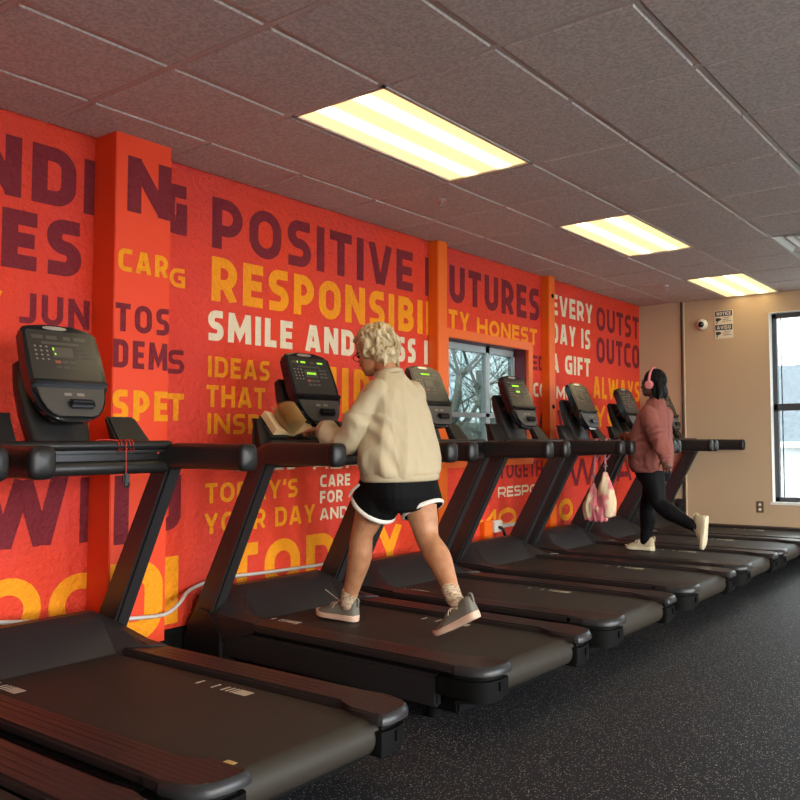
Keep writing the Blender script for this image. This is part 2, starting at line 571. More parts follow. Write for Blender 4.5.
def strip(bm, pts, t, put):
    closed = pts[-1] == 'z'
    if closed: pts = pts[:-1]
    P = [Vector(p) for p in pts]
    Q = [P[0]]
    for p_ in P[1:]:
        if (p_ - Q[-1]).length > 1e-5: Q.append(p_)
    P = Q
    if closed and (P[0] - P[-1]).length < 1e-5: P.pop()
    n_ = len(P)
    L_, R_ = [], []
    for i in range(n_):
        pr = P[i - 1] if (i or closed) else None
        nx = P[(i + 1) % n_] if (i < n_ - 1 or closed) else None
        d0 = (P[i] - pr).normalized() if pr is not None else None
        d1 = (nx - P[i]).normalized() if nx is not None else None
        if d0 is None: d0 = d1
        if d1 is None: d1 = d0
        n0, n1 = Vector((-d0.y, d0.x)), Vector((-d1.y, d1.x))
        mm = n0 + n1
        mm = mm.normalized() if mm.length > 1e-4 else n1
        ln = min(1 / max(mm.dot(n1), .3), 2.0) * t / 2
        L_.append(put(P[i] + mm * ln)); R_.append(put(P[i] - mm * ln))
    vl = [bm.verts.new(p) for p in L_]; vr = [bm.verts.new(p) for p in R_]
    for i in range(n_ if closed else n_ - 1):
        j = (i + 1) % n_
        bm.faces.new((vl[i], vl[j], vr[j], vr[i]))
def text_faces(bm, s, u0, u1, z0, cap, t, put3, gapf=.20, lift=Vector((.0005, 0, 0))):
    """write s from u0 to u1 on baseline z0; put3(u, z) -> 3D point"""
    wid = lambda c: t if c == 'I' else (WID.get(c, .6) if c not in " '" else (.26 if c == ' ' else .14))
    gaps = (len(s) - 1) * gapf * .8
    fixed = sum(wid(c) for c in s if c in "I")
    var = sum(wid(c) for c in s if c not in "I")
    tot = (u1 - u0) / cap
    k = (tot - gaps - fixed) / var if var else 1
    if var and k < .55:
        g = .08; gaps = (len(s) - 1) * g; k = (tot - gaps - fixed) / var
    g = gaps / max(len(s) - 1, 1)
    x = 0 if var else (tot - fixed - gaps) / 2
    for c in s:
        W = wid(c) * (1 if c == 'I' else k)
        if c != ' ':
            for q, pts in enumerate(glyph(c, W, t)):
                k0 = len(bm.verts)
                strip(bm, pts, t, lambda p, x=x: put3(u0 + (x + p.x) * cap, z0 + min(max(p.y, 0), 1) * cap))
                bm.verts.ensure_lookup_table()
                for v in bm.verts[k0:]: v.co += lift * q
        x += W + g
TEXT = [  # words, wall plane, from, to, baseline, cap height, stroke, paint
 ('POSITIVE', 0, 2.905, 4.657, 2.340, .303, .22, 'maroon'), ('F', 0, 4.80, 5.00, 2.335, .303, .22, 'maroon'), ('UTURES', 0, 5.102, 6.457, 2.330, .305, .22, 'maroon'),
 ('RESPONSIBILI', 0, 2.906, 5.05, 2.028, .262, .23, 'yellow'), ('TY', 0, 5.09, 5.368, 2.105, .165, .23, 'yellow'), ('HONEST', 0, 5.472, 6.415, 2.098, .150, .23, 'yellow'),
 ('SMILE AND', 0, 2.886, 4.047, 1.795, .178, .24, 'white'), ('ESS I', 0, 4.37, 4.833, 1.797, .186, .24, 'white'),
 ('IDEAS', 0, 2.89, 3.325, 1.582, .121, .20, 'yellow'), ('THAT', 0, 2.881, 3.293, 1.408, .127, .20, 'yellow'), ('INSPIRE', 0, 2.89, 3.53, 1.252, .120, .20, 'yellow'),
 ('SHIP', 0, 3.50, 4.203, 1.398, .310, .20, 'yellow'),
 ('CARE', 0, 3.741, 4.011, .902, .081, .22, 'white'), ('FOR', 0, 3.741, 3.942, .796, .081, .22, 'white'), ('AND', 0, 3.739, 3.99, .685, .079, .22, 'white'),
 ("TODAY'S", 0, 2.881, 3.553, .852, .117, .20, 'yellow'), ('YOUR DAY', 0, 2.876, 3.70, .677, .120, .20, 'yellow'), ('TODAY', 0, 3.02, 4.539, .287, .312, .24, 'yellow'),
 ('OMES', 0, 3.063, 3.551, 1.028, .145, .22, 'white'), ('ABA', 0, 3.676, 4.106, 1.020, .110, .22, 'white'),
 ('END', 0, 1.44, 2.124, 2.37, .290, .25, 'maroon'), ('I', 0, 2.162, 2.235, 2.367, .282, .25, 'maroon'), ('LES', 0, 1.60, 2.157, 2.030, .282, .25, 'maroon'),
 ('N', .2, 2.275, 2.515, 2.374, .286, .26, 'maroon'), ('G', 0, 2.593, 2.743, 2.369, .282, .26, 'maroon'),
 ('CAR', .2, 2.234, 2.503, 2.064, .116, .22, 'yellow'), ('G', 0, 2.641, 2.736, 2.070, .108, .22, 'yellow'),
 ('V', 0, 1.64, 1.80, 1.77, .15, .20, 'yellow'), ('JUN', 0, 1.874, 2.203, 1.775, .148, .20, 'maroon'), ('TOS', .2, 2.225, 2.515, 1.761, .142, .20, 'maroon'),
 ('DEM', .2, 2.216, 2.508, 1.578, .142, .20, 'maroon'), ('S', 0, 2.636, 2.739, 1.585, .134, .20, 'maroon'),
 ('RE', 0, 1.892, 2.10, 1.322, .148, .22, 'yellow'), ('SPE', .2, 2.217, 2.513, 1.314, .155, .22, 'yellow'), ('T', 0, 2.640, 2.739, 1.324, .152, .22, 'yellow'),
 ('W', 0, 1.70, 2.12, .712, .345, .24, 'maroon'), ('I', 0, 2.172, 2.25, .708, .325, .22, 'maroon'), ('I', .2, 2.236, 2.310, .702, .340, .22, 'maroon'), ('J', 0, 2.560, 2.729, .723, .302, .24, 'maroon'),
 ('G', 0, 1.37, 1.64, .27, .32, .25, 'yellow'), ('O', 0, 1.700, 2.000, .27, .310, .25, 'yellow'), ('O', 0, 2.035, 2.335, .25, .310, .25, 'yellow'), ('D', .2, 2.222, 2.500, .21, .40, .25, 'yellow'), ('I', 0, 2.610, 2.727, .215, .365, .28, 'yellow'),
 ('ED', 0, 6.306, 6.571, 1.863, .137, .22, 'maroon'), ('COM', 0, 6.345, 6.70, 1.611, .132, .22, 'white'), ('W', 0, 6.31, 6.70, 1.22, .26, .22, 'maroon'), ('MUNI', 0, 6.755, 7.25, 1.608, .125, .22, 'white'), ('EVERY', 0, 6.675, 7.511, 2.430, .204, .22, 'white'),
 ('DAY IS', 0, 6.670, 7.452, 2.150, .205, .22, 'white'), ('A GIFT', 0, 6.655, 7.446, 1.862, .190, .24, 'white'), ('WE', 0, 6.76, 7.42, 1.24, .26, .2, 'maroon'),
 ('OUTST', 0, 7.596, 8.64, 2.375, .258, .20, 'maroon'), ('OUTCO', 0, 7.588, 8.64, 2.028, .278, .20, 'maroon'),
 ('ALWAYS', 0, 7.506, 8.632, 1.642, .235, .20, 'yellow'), ('YOUR', 0, 7.531, 8.62, 1.335, .24, .20, 'yellow'),
 ('TOGETHER', 0, 5.779, 6.72, .866, .145, .19, 'maroon'), ('RESPONSIB', 0, 5.766, 6.834, .705, .092, .20, 'white'), ('MO', 0, 5.382, 6.046, .44, .17, .24, 'yellow'), ('I', 0, 5.60, 5.64, .72, .12, .2, 'yellow'),
 ('O', 0, 6.783, 7.058, .408, .22, .26, 'yellow'), ('WHA', 0, 6.958, 8.40, .735, .30, .20, 'maroon'),
]
for s, px, u0, u1, z0, cap_, t_, pm in TEXT:
    bm = B()
    text_faces(bm, s, u0, u1, z0, cap_, t_, lambda u, z, px=px: Vector((px + .0015, u, z)))
    for f in bm.faces:
        f.normal_update()
        if f.normal.x < 0: f.normal_flip()
    o = obj('mural_lettering', bm, M[pm], colm if px else wl, recalc=False)
    o['kind'] = 'structure'

# ------------------------------------------------------------------ windows
def window_left():
    y0, y1, z0, z1 = W1H
    bm = B()                       # orange casing on the wall face
    cw = .075
    for a, b in (((.0, y0 - cw, z1), (.03, y1 + cw, z1 + cw)), ((.0, y0 - cw, z0 - cw), (.03, y1 + cw, z0)), ((.0, y0 - cw, z0), (.03, y0, z1)), ((.0, y1, z0), (.03, y1 + cw, z1))):
        box(bm, a, b, bev=.004)
    w_ = tag(obj('window_1', bm, M['orange']), kind='structure')
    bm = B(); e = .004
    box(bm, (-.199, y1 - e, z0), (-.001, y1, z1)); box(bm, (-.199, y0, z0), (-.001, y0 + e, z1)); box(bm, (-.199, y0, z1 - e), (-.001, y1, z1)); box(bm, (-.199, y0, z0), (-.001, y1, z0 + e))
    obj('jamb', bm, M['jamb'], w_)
    bm = B(); x = -.15
    def fr(ya, yb, za, zb): box(bm, (x - .025, ya, za), (x + .025, yb, zb), bev=.003)
    fr(y0, y1, z1 - .06, z1); fr(y0, y1, z0, z0 + .05); fr(y0, y0 + .05, z0, z1); fr(y1 - .03, y1, z0, z1)
    fr(5.765, 5.825, z0, z1); fr(y0, y1, 1.405, 1.445)
    obj('window_frame', bm, M['alu'], w_)
    bm = B(); box(bm, (x - .004, y0 + .01, z0 + .01), (x + .004, y1 - .01, z1 - .01))
    obj('pane', bm, M['tinted'], w_)
def window_back():
    x0, x1, z0, z1 = W2H
    y = Y1 + .12
    bm = B()
    def fr(xa, xb, za, zb, d=.03): box(bm, (xa, y - d, za), (xb, y + d, zb), bev=.003)
    fr(x0, x0 + .055, z0, z1); fr(x1 - .055, x1, z0, z1); fr(x0, x1, z1 - .055, z1); fr(x0, x1, z0, z0 + .055)
    fr(x0, x1, 1.50, 1.575); fr(2.38, 2.44, z0, z1)
    fr(x0 + .09, x0 + .10, z0, z1, .01)
    w_ = tag(obj('window_2', bm, M['darkalu']), kind='structure')
    bm = B(); e = .006
    box(bm, (x0, Y1 - .004, z0), (x0 + e, Y1 + .2, z1)); box(bm, (x1 - e, Y1 - .004, z0), (x1, Y1 + .2, z1)); box(bm, (x0, Y1 - .004, z1 - e), (x1, Y1 + .2, z1)); box(bm, (x0 - .02, Y1 - .02, z0 - .02), (x1 + .02, Y1 + .2, z0 + e))
    obj('window_sill', bm, M['offwhite'], w_)
    bm = B(); box(bm, (x0 + .01, y - .004, z0 + .01), (x1 - .01, y + .004, z1 - .01))
    obj('pane', bm, M['clear'], w_)
def window_right(k, a, b):
    bm = B(); x = X1 + .1
    for p, q in (((a, .4), (a + .06, 2.5)), ((b - .06, .4), (b, 2.5)), ((a, .4), (b, .46)), ((a, 2.44), (b, 2.5)), ((a, 1.5), (b, 1.57))):
        box(bm, (x - .03, p[0], p[1]), (x + .03, q[0], q[1]))
    tag(obj('window_%d' % k, bm, M['darkalu']), kind='structure')
window_left(); window_back()
for k, (a, b) in enumerate(WINR): window_right(3 + k, a, b)

# ------------------------------------------------------------------ ceiling fittings
def troffer(i, j, label):
    x, y = (GX(i) + GX(i + 1)) / 2, (GY(j) + GY(j + 2)) / 2
    y = min(y, Y1 - T - .001)
    t = thing('ceiling_light', label, 'ceiling light', (x, y, H), 'recessed ceiling lights')
    hx, hy = T / 2 - .004, T - .006
    bm = B()
    for a, b in (((-hx, -hy), (hx, -hy + .022)), ((-hx, hy - .022), (hx, hy)), ((-hx, -hy), (-hx + .022, hy)), ((hx - .022, -hy), (hx, hy))):
        box(bm, (a[0], a[1], -.012), (b[0], b[1], .012), bev=.002)
    box(bm, (-hx, -hy, .09), (hx, hy, .10))
    for s in (-1, 1):
        box(bm, (s * hx - .004, -hy, 0), (s * hx + .004, hy, .1)); box(bm, (-hx, s * hy - .004, 0), (hx, s * hy + .004, .1))
    obj('frame', bm, M['gridbar'], t)
    bm = B(); box(bm, (-hx + .02, -hy + .02, -.002), (hx - .02, hy - .02, .004))
    obj('diffuser', bm, M['lamp'], t)
troffer(0, 0, 'largest recessed ceiling light, nearest the camera, above the walking woman')
troffer(0, 4, 'middle one of the three glowing recessed ceiling lights')
troffer(0, 8, 'farthest recessed ceiling light, against the top of the tan back wall')

troffer(5, 0, 'added out-of-view ceiling light in the second row to the right, nearest the camera')  # remaining lamps are added out of view to light the room
troffer(5, 4, 'added out-of-view ceiling light in the second row to the right, the middle one')
troffer(5, 8, 'added out-of-view ceiling light in the second row to the right, against the back wall')
troffer(0, -4, 'added out-of-view ceiling light in the mural row, behind the camera')
troffer(5, -4, 'added out-of-view ceiling light in the second row to the right, behind the camera')
t = thing('ceiling_vent', 'pale square air vent in the ceiling at the right edge', 'vent', ((GX(2) + GX(3)) / 2, (GY(6) + GY(7)) / 2, H))
h = T / 2 - .006
bm = B()
for r0, r1, z in ((h, h - .05, -.012), (h - .085, h - .12, -.004), (h - .155, h - .19, .004), (h - .225, h - .25, .010)):
    v0 = [bm.verts.new((sx * r0, sy * r0, z)) for sx, sy in ((-1, -1), (1, -1), (1, 1), (-1, 1))]
    v1 = [bm.verts.new((sx * r1, sy * r1, z + .03)) for sx, sy in ((-1, -1), (1, -1), (1, 1), (-1, 1))]
    for i in range(4): bm.faces.new((v0[i], v0[(i + 1) % 4], v1[(i + 1) % 4], v1[i]))
box(bm, (-h, -h, .05), (h, h, .06))
obj('louvres', bm, M['offwhite'], t)

def sprinkler(x, y, label):
    t = thing('fire_sprinkler', label, 'sprinkler', (x, y, H - .01), 'ceiling sprinklers')
    bm = B(); disc(bm, (0, 0, -.004), (0, 0, 1), .032, .008)
    obj('escutcheon', bm, M['silver'], t)
    bm = B(); disc(bm, (0, 0, -.022), (0, 0, 1), .009, .03)
    tube(bm, [(-.014, 0, -.03), (-.016, 0, -.045), (0, 0, -.058)], .003); tube(bm, [(.014, 0, -.03), (.016, 0, -.045), (0, 0, -.058)], .003)
    disc(bm, (0, 0, -.032), (0, 0, 1), .016, .005)
    obj('head', bm, M['steel'], t)
    bm = B(); disc(bm, (0, 0, -.060), (0, 0, 1), .024, .004, 14)
    obj('deflector', bm, M['steel'], t)
sprinkler(.80, 4.03, 'small sprinkler head on the ceiling beside the largest light')
sprinkler(.81, 7.60, 'small sprinkler head on the ceiling near the far corner')

# ------------------------------------------------------------------ back wall fittings
yb = Y1
t = thing('conduit_pipe', 'thin vertical conduit pipe running down the tan back wall', 'pipe', (.552, yb - .016, 0))
bm = B(); tube(bm, [(.012, 0, .1), (.012, 0, H - .012)], .011, sub=1)
obj('pipe', bm, M['tan'], t, smooth=True)
bm = B(); tube(bm, [(-.020, .006, .1), (-.020, .006, H - .012)], .007, sub=1)
obj('cable', bm, M['frame'], t, smooth=True)
t = thing('wall_socket', 'dark socket with plugged cable at the foot of the conduit pipe', 'socket', (.50, yb, .46))
bm = B(); box(bm, (-.06, -.05, -.07), (.05, -.001, .07), bev=.006); obj('box', bm, M['frame'], t)
bm = B(); box(bm, (-.02, -.09, -.02), (.02, -.05, .03), bev=.006); tube(bm, [(0, -.08, 0), (.02, -.10, -.12), (-.05, -.06, -.30), (-.08, -.03, -.45)], .008); obj('plug', bm, M['bcable'], t)

t = thing('security_camera', 'small white dome security camera left of the notice sign', 'security camera', (.785, yb, 2.487))
bm = B(); disc(bm, (0, -.016, 0), (0, 1, 0), .062, .032, 24); ball(bm, (0, -.030, 0), (.056, .038, .056)); obj('housing', bm, M['offwhite'], t, smooth=True)
bm = B(); ball(bm, (.004, -.058, -.004), (.034, .030, .034)); obj('lens_dome', bm, M['gloss'], t, smooth=True)

M['signwhite'] = mat('sign_white', (.72, .66, .52), .4)
M['signblue'] = mat('sign_navy', (.035, .04, .085), .4)
M['ink'] = mat('sign_ink', (.02, .02, .022), .5)
t = thing('notice_sign', 'white and navy NOTICE and AVISO sign on the tan back wall', 'sign', (1.034, yb, 2.47))
bm = B(); box(bm, (-.105, -.008, -.155), (.105, -.001, .158), bev=.002); obj('plate', bm, M['signwhite'], t)
for z in (.092, -.062):
    bm = B(); box(bm, (-.098, -.0095, z), (.098, -.0075, z + .060)); obj('header', bm, M['signblue'], t)
for s, z in (('NOTICE', .103), ('AVISO', -.051)):
    bm = B(); text_faces(bm, s, -.078, .082, z, .038, .22, lambda u, z: Vector((u, -.0105, z)), lift=Vector((0, -.0003, 0)))
    obj('header_lettering', bm, M['signwhite'], t)
for z in (.062, -.092):
    bm = B()
    box(bm, (-.092, -.0095, z - .020), (-.045, -.0075, z + .014)); disc(bm, (-.038, -.0085, z - .002), (0, 1, 0), .010, .002)
    prism(bm, [(-.075, z - .018), (-.062, z - .018), (-.078, z - .052), (-.088, z - .050)], 1, -.0095, -.0075)
    obj('camera_pictogram', bm, M['ink'], t)
    bm = B()
    for k, (a, b) in enumerate(((.0, .075), (-.012, .06), (-.012, .085))):
        x = a
        rr = random.Random(k + int(z * 1000))
        while x < b:
            l = rr.uniform(.006, .018); box(bm, (x, -.0095, z + .010 - k * .020), (min(x + l, b), -.0075, z + .017 - k * .020)); x += l + .004
    obj('small_print', bm, M['ink'], t)

t = thing('wall_outlet', 'brown power outlet on the tan wall below the back window', 'outlet', (1.396, yb, .47))
bm = B(); box(bm, (-.038, -.007, -.060), (.038, -.001, .060), bev=.003); obj('cover_plate', bm, mat('brown_plate', (.13, .075, .04), .4), t)
for dz in (.026, -.026):
    bm = B(); disc(bm, (0, -.008, dz), (0, 1, 0), .016, .004); obj('receptacle', bm, M['offwhite'], t)

# outlet box on the mural wall and its raceway
t = thing('wall_outlet', 'orange outlet box with a white plug low on the red wall', 'outlet', (0, 5.62, .43))
bm = B(); box(bm, (.001, -.12, -.07), (.05, .0, .09), bev=.004); obj('box', bm, M['orange'], t)
bm = B(); box(bm, (.012, .02, -.01), (.06, .13, .09), bev=.008); obj('plug', bm, M['offwhite'], t)
bm = B(); tube(bm, [(.05, .075, .03), (.09, .08, .02), (.09, .12, -.06), (.06, .10, -.18)], .013); obj('cord', bm, M['bcable'], t, smooth=True)
bm = B(); box(bm, (.001, 5.76, .445), (.025, 6.45, .475), bev=.003)
tag(obj('cable_raceway', bm, M['cable']), 'white cable raceway along the red wall right of the orange outlet box', 'raceway')
bm = B()
tube(bm, [(.10, 1.55, .43), (.10, 1.80, .40), (.20, 2.10, .36), (.235, 2.25, .345), (.235, 2.48, .325), (.16, 2.62, .35), (.05, 2.76, .39), (.03, 2.95, .42), (.03, 3.3, .41), (.03, 3.7, .40), (.03, 4.15, .40)], .011, k=8)
tag(obj('conduit_cable', bm, M['cable'], smooth=True), 'pale cable drooping along the foot of the red mural wall', 'cable')

# ------------------------------------------------------------------ outdoors
M['asphalt'] = mat('pale_pavement', (.34, .34, .33), .8)
bm = B()
box(bm, (-60, -30, -.6), (-.35, 80, -.5)); box(bm, (-.35, 9.0, -.6), (60, 80, -.5)); box(bm, (8.5, -30, -.6), (60, 9.0, -.5))
tag(obj('ground', bm, M['asphalt']), kind='structure')
M['shingle'] = bump(mottle(mat('grey_shingles', (.12, .14, .15), .8), ((.07, .085, .095), (.15, .17, .18)), 9, 3, .35, .65, (1, 1, 6)), 5, .6, .05, vscale=(1, 1, 10))
M['siding'] = mat('white_siding', (.75, .76, .74), .6)
t = thing('house', 'white house with a grey shingled roof outside the back window', 'house', (4, 21, -.5))
bm = B(); box(bm, (-12, 0, 0), (12, 8, 1.62)); obj('wall', bm, M['siding'], t)
bm = B(); prism(bm, [(-.5, 1.55), (4, 3.95), (8.5, 1.55)], 0, -12.5, 12.5); obj('roof', bm, M['shingle'], t)
bm = B(); box(bm, (-12.5, -.56, 1.48), (12.5, -.48, 1.62)); obj('gutter', bm, M['siding'], t)
bm = B(); box(bm, (-11.0, 15.5, -.5), (-10.7, 30.0, 1.75))
tag(obj('garden_wall', bm, mat('pale_render', (.42, .45, .42), .7)), 'pale boundary wall outside behind the bare trees', 'wall')
M['bark'] = mat('grey_bark', (.24, .235, .21), .9)
def tree(x, y, seed, hgt, lean, label):
    rnd_ = random.Random(seed)
    bm = B()
    def branch(p, d, ln, r, lv):
        pts = [p]
        q, dd = Vector(p), Vector(d)
        ns = 4
        for _ in range(ns):
            dd = (dd + Vector((rnd_.uniform(-1, 1), rnd_.uniform(-1, 1), rnd_.uniform(-.6, .8))) * .22).normalized()
            q = q + dd * ln / ns
            pts.append(tuple(q))
        rs = [r * (1 - .55 * i / ns) for i in range(ns + 1)]
        tube(bm, pts, rs, k=8 if lv < 2 else 4, sub=2 if lv < 2 else 1, rnd=False)
        if lv >= 4: return
        for _ in range(5 if lv else 7):
            i = rnd_.randint(1, ns)
            a = Vector(pts[i])
            nd = (dd + Vector((rnd_.uniform(-1, 1), rnd_.uniform(-1, 1), rnd_.uniform(-.5, .7))) * 1.1).normalized()
            branch(tuple(a), nd, ln * rnd_.uniform(.5, .72), max(rs[i] * .55, .007), lv + 1)
    branch((x, y, -.5), Vector(lean).normalized(), hgt, .17, 0)
    tag(obj('tree', bm, M['bark'], smooth=True), label, 'tree', 'bare trees outside the window')
tree(-7.6, 14.3, 3, 3.4, (.16, .05, 1), 'bare grey tree seen through the left pane of the window')
tree(-8.3, 16.9, 11, 3.6, (-.05, .08, 1), 'bare grey tree seen through the right pane of the window')

# ------------------------------------------------------------------ treadmills
XO = 1.15
def part(name, bm, m, parent, sm=True, ang=38):
    bmesh.ops.translate(bm, vec=(-XO, 0, 0), verts=bm.verts)
    o = obj(name, bm, m, parent)
    if sm: soft(o, ang)
    return o
def panel(s, t, n):
    t *= 1.05; s *= .95
    return Vector((.674 - .40 * t + .9165 * n, s, 1.300 + .9165 * t + .40 * n))
def pmerge(bm, tmp):
    for v in tmp.verts: v.co = panel(*v.co)
    me = bpy.data.meshes.new('tmp'); tmp.to_mesh(me); tmp.free()
    bm.from_mesh(me); bpy.data.meshes.remove(me)
def pbox(bm, s0, s1, t0, t1, n0, n1, mi=0, bev=0.):
    pmerge(bm, box(B(), (s0, t0, n0), (s1, t1, n1), mi, bev))
def pprism(bm, poly, n0, n1, bev=0., mi=0):
    pmerge(bm, prism(B(), poly, 2, n0, n1, bev, mi))
def outline(off=0., t0=0., t1=.425):
    half = [(.0, .045), (.012, .078), (.025, .108), (.05, .132), (.09, .152), (.14, .163), (.21, .168), (.30, .166), (.39, .159), (.407, .155), (.417, .145), (.423, .125), (.426, .06)]
    h = [(max(a, t0), b - off) for a, b in half if t0 - .02 <= a <= t1 + .02]
    h = [(min(a, t1), b) for a, b in h]
    return [(b, a) for a, b in h] + [(-b, a) for a, b in h[::-1]]

def make_treadmill():
    root = thing('treadmill', 'x', 'treadmill', (XO, 0, 0), 'row of black treadmills along the mural wall')
    bm = B(); box(bm, (.16, -.395, .055), (1.97, .395, .20), bev=.01); box(bm, (.30, -.41, .19), (1.97, .41, .236))
    part('deck_frame', bm, M['dark'], root)
    # belt wrapped round the rear roller
    bm = B()
    pr = [(.44, .25), (2.06, .25)] + [(2.06 + .062 * math.sin(R(a)), .188 + .062 * math.cos(R(a))) for a in range(15, 181, 15)] + [(1.98, .126), (1.98, .238), (.44, .238)]
    prism(bm, pr, 1, -.288, .288)
    for s in (-1, 1):
        for x0, x1, wd in ((.0, .010, .045), (.10, .110, .045), (.16, .170, .045), (.19, .200, .045), (.215, .225, .045), (.235, .31, .045)):
            y = s * .225; q = 1.20 if s > 0 else .42; x0 += q; x1 += q
            box(bm, (x0, y - wd / 2, .2495), (x1, y + wd / 2, .2506), 1)
    box(bm, (1.985, -.262, .2495), (2.03, -.215, .2508), 2)
    part('running_belt', bm, [M['belt'], M['mark'], M['tick']], root)
    for s in (-1, 1):
        # side rail
        bm = B(); ys = sorted((s * .305, s * .447)); box(bm, (.46, ys[0], .236), (1.93, ys[1], .274), bev=.009)
        for q in (.345, .375, .405):
            yy = sorted((s * q - .004, s * q + .004)); box(bm, (.70, yy[0], .272), (1.72, yy[1], .2750))
        rail = part('side_rail', bm, M['rail'], root)
        # tail cap: the plank widens a little, then a satin lip runs round its rounded end
        pl = [(1.90, .305), (1.94, .303), (1.995, .268), (2.135, .262), (2.150, .268), (2.158, .29), (2.158, .345), (2.148, .385), (2.120, .420), (2.075, .441), (2.00, .447), (1.90, .447)]
        bm = B(); prism(bm, [(a, s * b) for a, b in pl], 2, .236, .2741, bev=.007, seg=3)
        part('end_cap', bm, M['rail'], rail)
        lip = [(2.137, .258), (2.156, .264), (2.166, .288), (2.166, .347), (2.155, .389), (2.126, .426), (2.078, .448), (2.00, .4545)]
        inn = [(2.137, .272), (2.146, .276), (2.150, .292), (2.150, .343), (2.141, .379), (2.115, .411), (2.072, .432), (2.00, .438)]
        bm = B()
        sec = [[Vector((o[0], s * o[1], .238)), Vector((o[0], s * o[1], .252)), Vector((o[0] * .5 + i[0] * .5, s * (o[1] * .5 + i[1] * .5), .270)), Vector((i[0], s * i[1], .2748)), Vector((i[0], s * i[1], .238))] for o, i in zip(lip, inn)]
        skin_rings(bm, sec)
        part('end_lip', bm, M['endcap'], rail)
        bm = B(); prism(bm, [(a if a < 1.91 else a - .006, s * (b - .004 if b > .3 else b + .004)) for a, b in pl], 2, .118, .235, bev=.022)
        box(bm, (2.151, min(s * .330, s * .346), .17), (2.160, max(s * .330, s * .346), .205))
        part('end_cap_base', bm, M['dark'], rail)
        # side panel
        bm = B(); ys = sorted((s * .395, s * .436)); box(bm, (.28, ys[0], .075), (1.885, ys[1], .212), bev=.012)
        part('side_panel', bm, M['frame'], root)
        # upright
        ys = sorted((s * .372, s * .446))
        bm = B(); prism(bm, [(.035, .16), (.08, .06), (.170, .06), (.762, 1.13), (.625, 1.13)], 1, ys[0], ys[1], bev=.012)
        upr = part('upright', bm, M['frame'], root)
        bm = B(); ys2 = sorted((s * .360, s * .456))
        prism(bm, [(.02, .02), (.40, .02), (.40, .20), (.34, .27), (.27, .32), (.18, .33), (.08, .25), (.03, .14)], 1, ys2[0], ys2[1], bev=.02)
        part('upright_boot', bm, M['black'], root)
        # handrail
        y = s * .410
        bm = B()
        tube(bm, [(.60, y, 1.00), (.655, y, 1.09), (.725, y, 1.138), (.82, y, 1.142), (1.0, y, 1.141), (1.245, y, 1.138)], [(.036, .05), (.040, .055), (.043, .058), (.043, .058), (.043, .057), (.042, .056)], k=24, sq=3.4, rd=.42)
        hr = part('handrail', bm, M['grip'], root, ang=60)
        bm = B()
        tube(bm, [(1.215, y, 1.138), (1.248, y, 1.138)], [(.0445, .0585), (.0435, .0575)], k=24, sq=3.4, sub=1, rd=.42)
        part('handrail_tip', bm, M['black'], hr, ang=60)
        # bottle holder
        bm = B()
        vs = bmesh.ops.create_cube(bm, size=1)['verts']
        for v in vs:
            tp = v.co.z > 0; rear = v.co.x > 0; outr = v.co.y > 0
            v.co = Vector(((.525 if rear else .492) if tp else (.635 if rear else .555), s * ((.335 if outr else .205) if tp else (.385 if outr else .215)), 1.322 if tp else 1.165))
        bmesh.ops.bevel(bm, geom=list(bm.edges), offset=.009, segments=2, affect='EDGES')
        part('bottle_holder', bm, M['black'], root)
        bm = B(); disc(bm, (1.78, s * .33, .028), (0, 0, 1), .035, .056); part('foot', bm, M['dark'], root)
    # motor hood
    st = [(-.449, 2), (-.37, 1), (-.29, 0), (-.1, 0), (.1, 0), (.29, 0), (.37, 1), (.449, 2)]
    prof = {0: [(.09, .06), (.10, .30), (.17, .385), (.25, .420), (.30, .418), (.36, .385), (.482, .2535), (.49, .245)],
            1: [(.09, .06), (.10, .27), (.17, .345), (.26, .375), (.34, .365), (.45, .320), (.60, .282), (.61, .238)],
            2: [(.11, .06), (.12, .18), (.19, .245), (.28, .282), (.36, .285), (.50, .282), (.66, .278), (.67, .238)]}
    bm = B()
    skin_rings(bm, [[Vector((a, y, b)) for a, b in prof[k]] for y, k in st])
    bmesh.ops.recalc_face_normals(bm, faces=bm.faces)
    es = [e for e in bm.edges if len(e.link_faces) == 2 and e.calc_face_angle(0) > R(35) and min(v.co.z for v in e.verts) > .25]
    bmesh.ops.bevel(bm, geom=es, offset=.012, segments=2, affect='EDGES', clamp_overlap=True)
    hood = part('motor_hood', bm, M['hood'], root, ang=24)
    bm = B(); prism(bm, [(.317, -.115), (.338, -.115), (.338, .10), (.317, .10)], 2, -.001, .002)
    for v in bm.verts: v.co.z += .4095 - (v.co.x - .30) * .55
    part('emblem', bm, M['embl'], hood, False)
    # crossbar, tray, mast
    bm = B(); tube(bm, [(.70, -.40, 1.098), (.70, .40, 1.098)], .030, k=16, sub=1); cb = part('crossbar', bm, M['grip'], root)
    bm = B(); box(bm, (.52, -.375, 1.160), (.712, .375, 1.180), bev=.006); box(bm, (.54, -.385, 1.09), (.66, .385, 1.165), bev=.012)
    tube(bm, [(.712, -.385, 1.192), (.712, .385, 1.192)], .021, k=14, sub=1)
    part('tray', bm, M['black'], root)
    bm = B()
    skin_rings(bm, [ring(Vector((x, 0, z)), Vector((0, 1, 0)), Vector((1, 0, 0)), a, b, 20, 3.4) for z, x, a, b in ((1.15, .545, .120, .055), (1.22, .520, .125, .055), (1.32, .475, .135, .055), (1.44, .430, .138, .048), (1.54, .398, .130, .036), (1.56, .395, .11, .02))])
    tube(bm, [(.44, 0, 1.42), (.55, 0, 1.46)], [(.11, .06), (.10, .06)], k=16, sub=1, rnd=False)
    part('console_mast', bm, M['black'], root)
    # console
    bm = B(); pprism(bm, outline(), -.055, .0, bev=.016); con = part('console', bm, M['gloss'], root, ang=50)
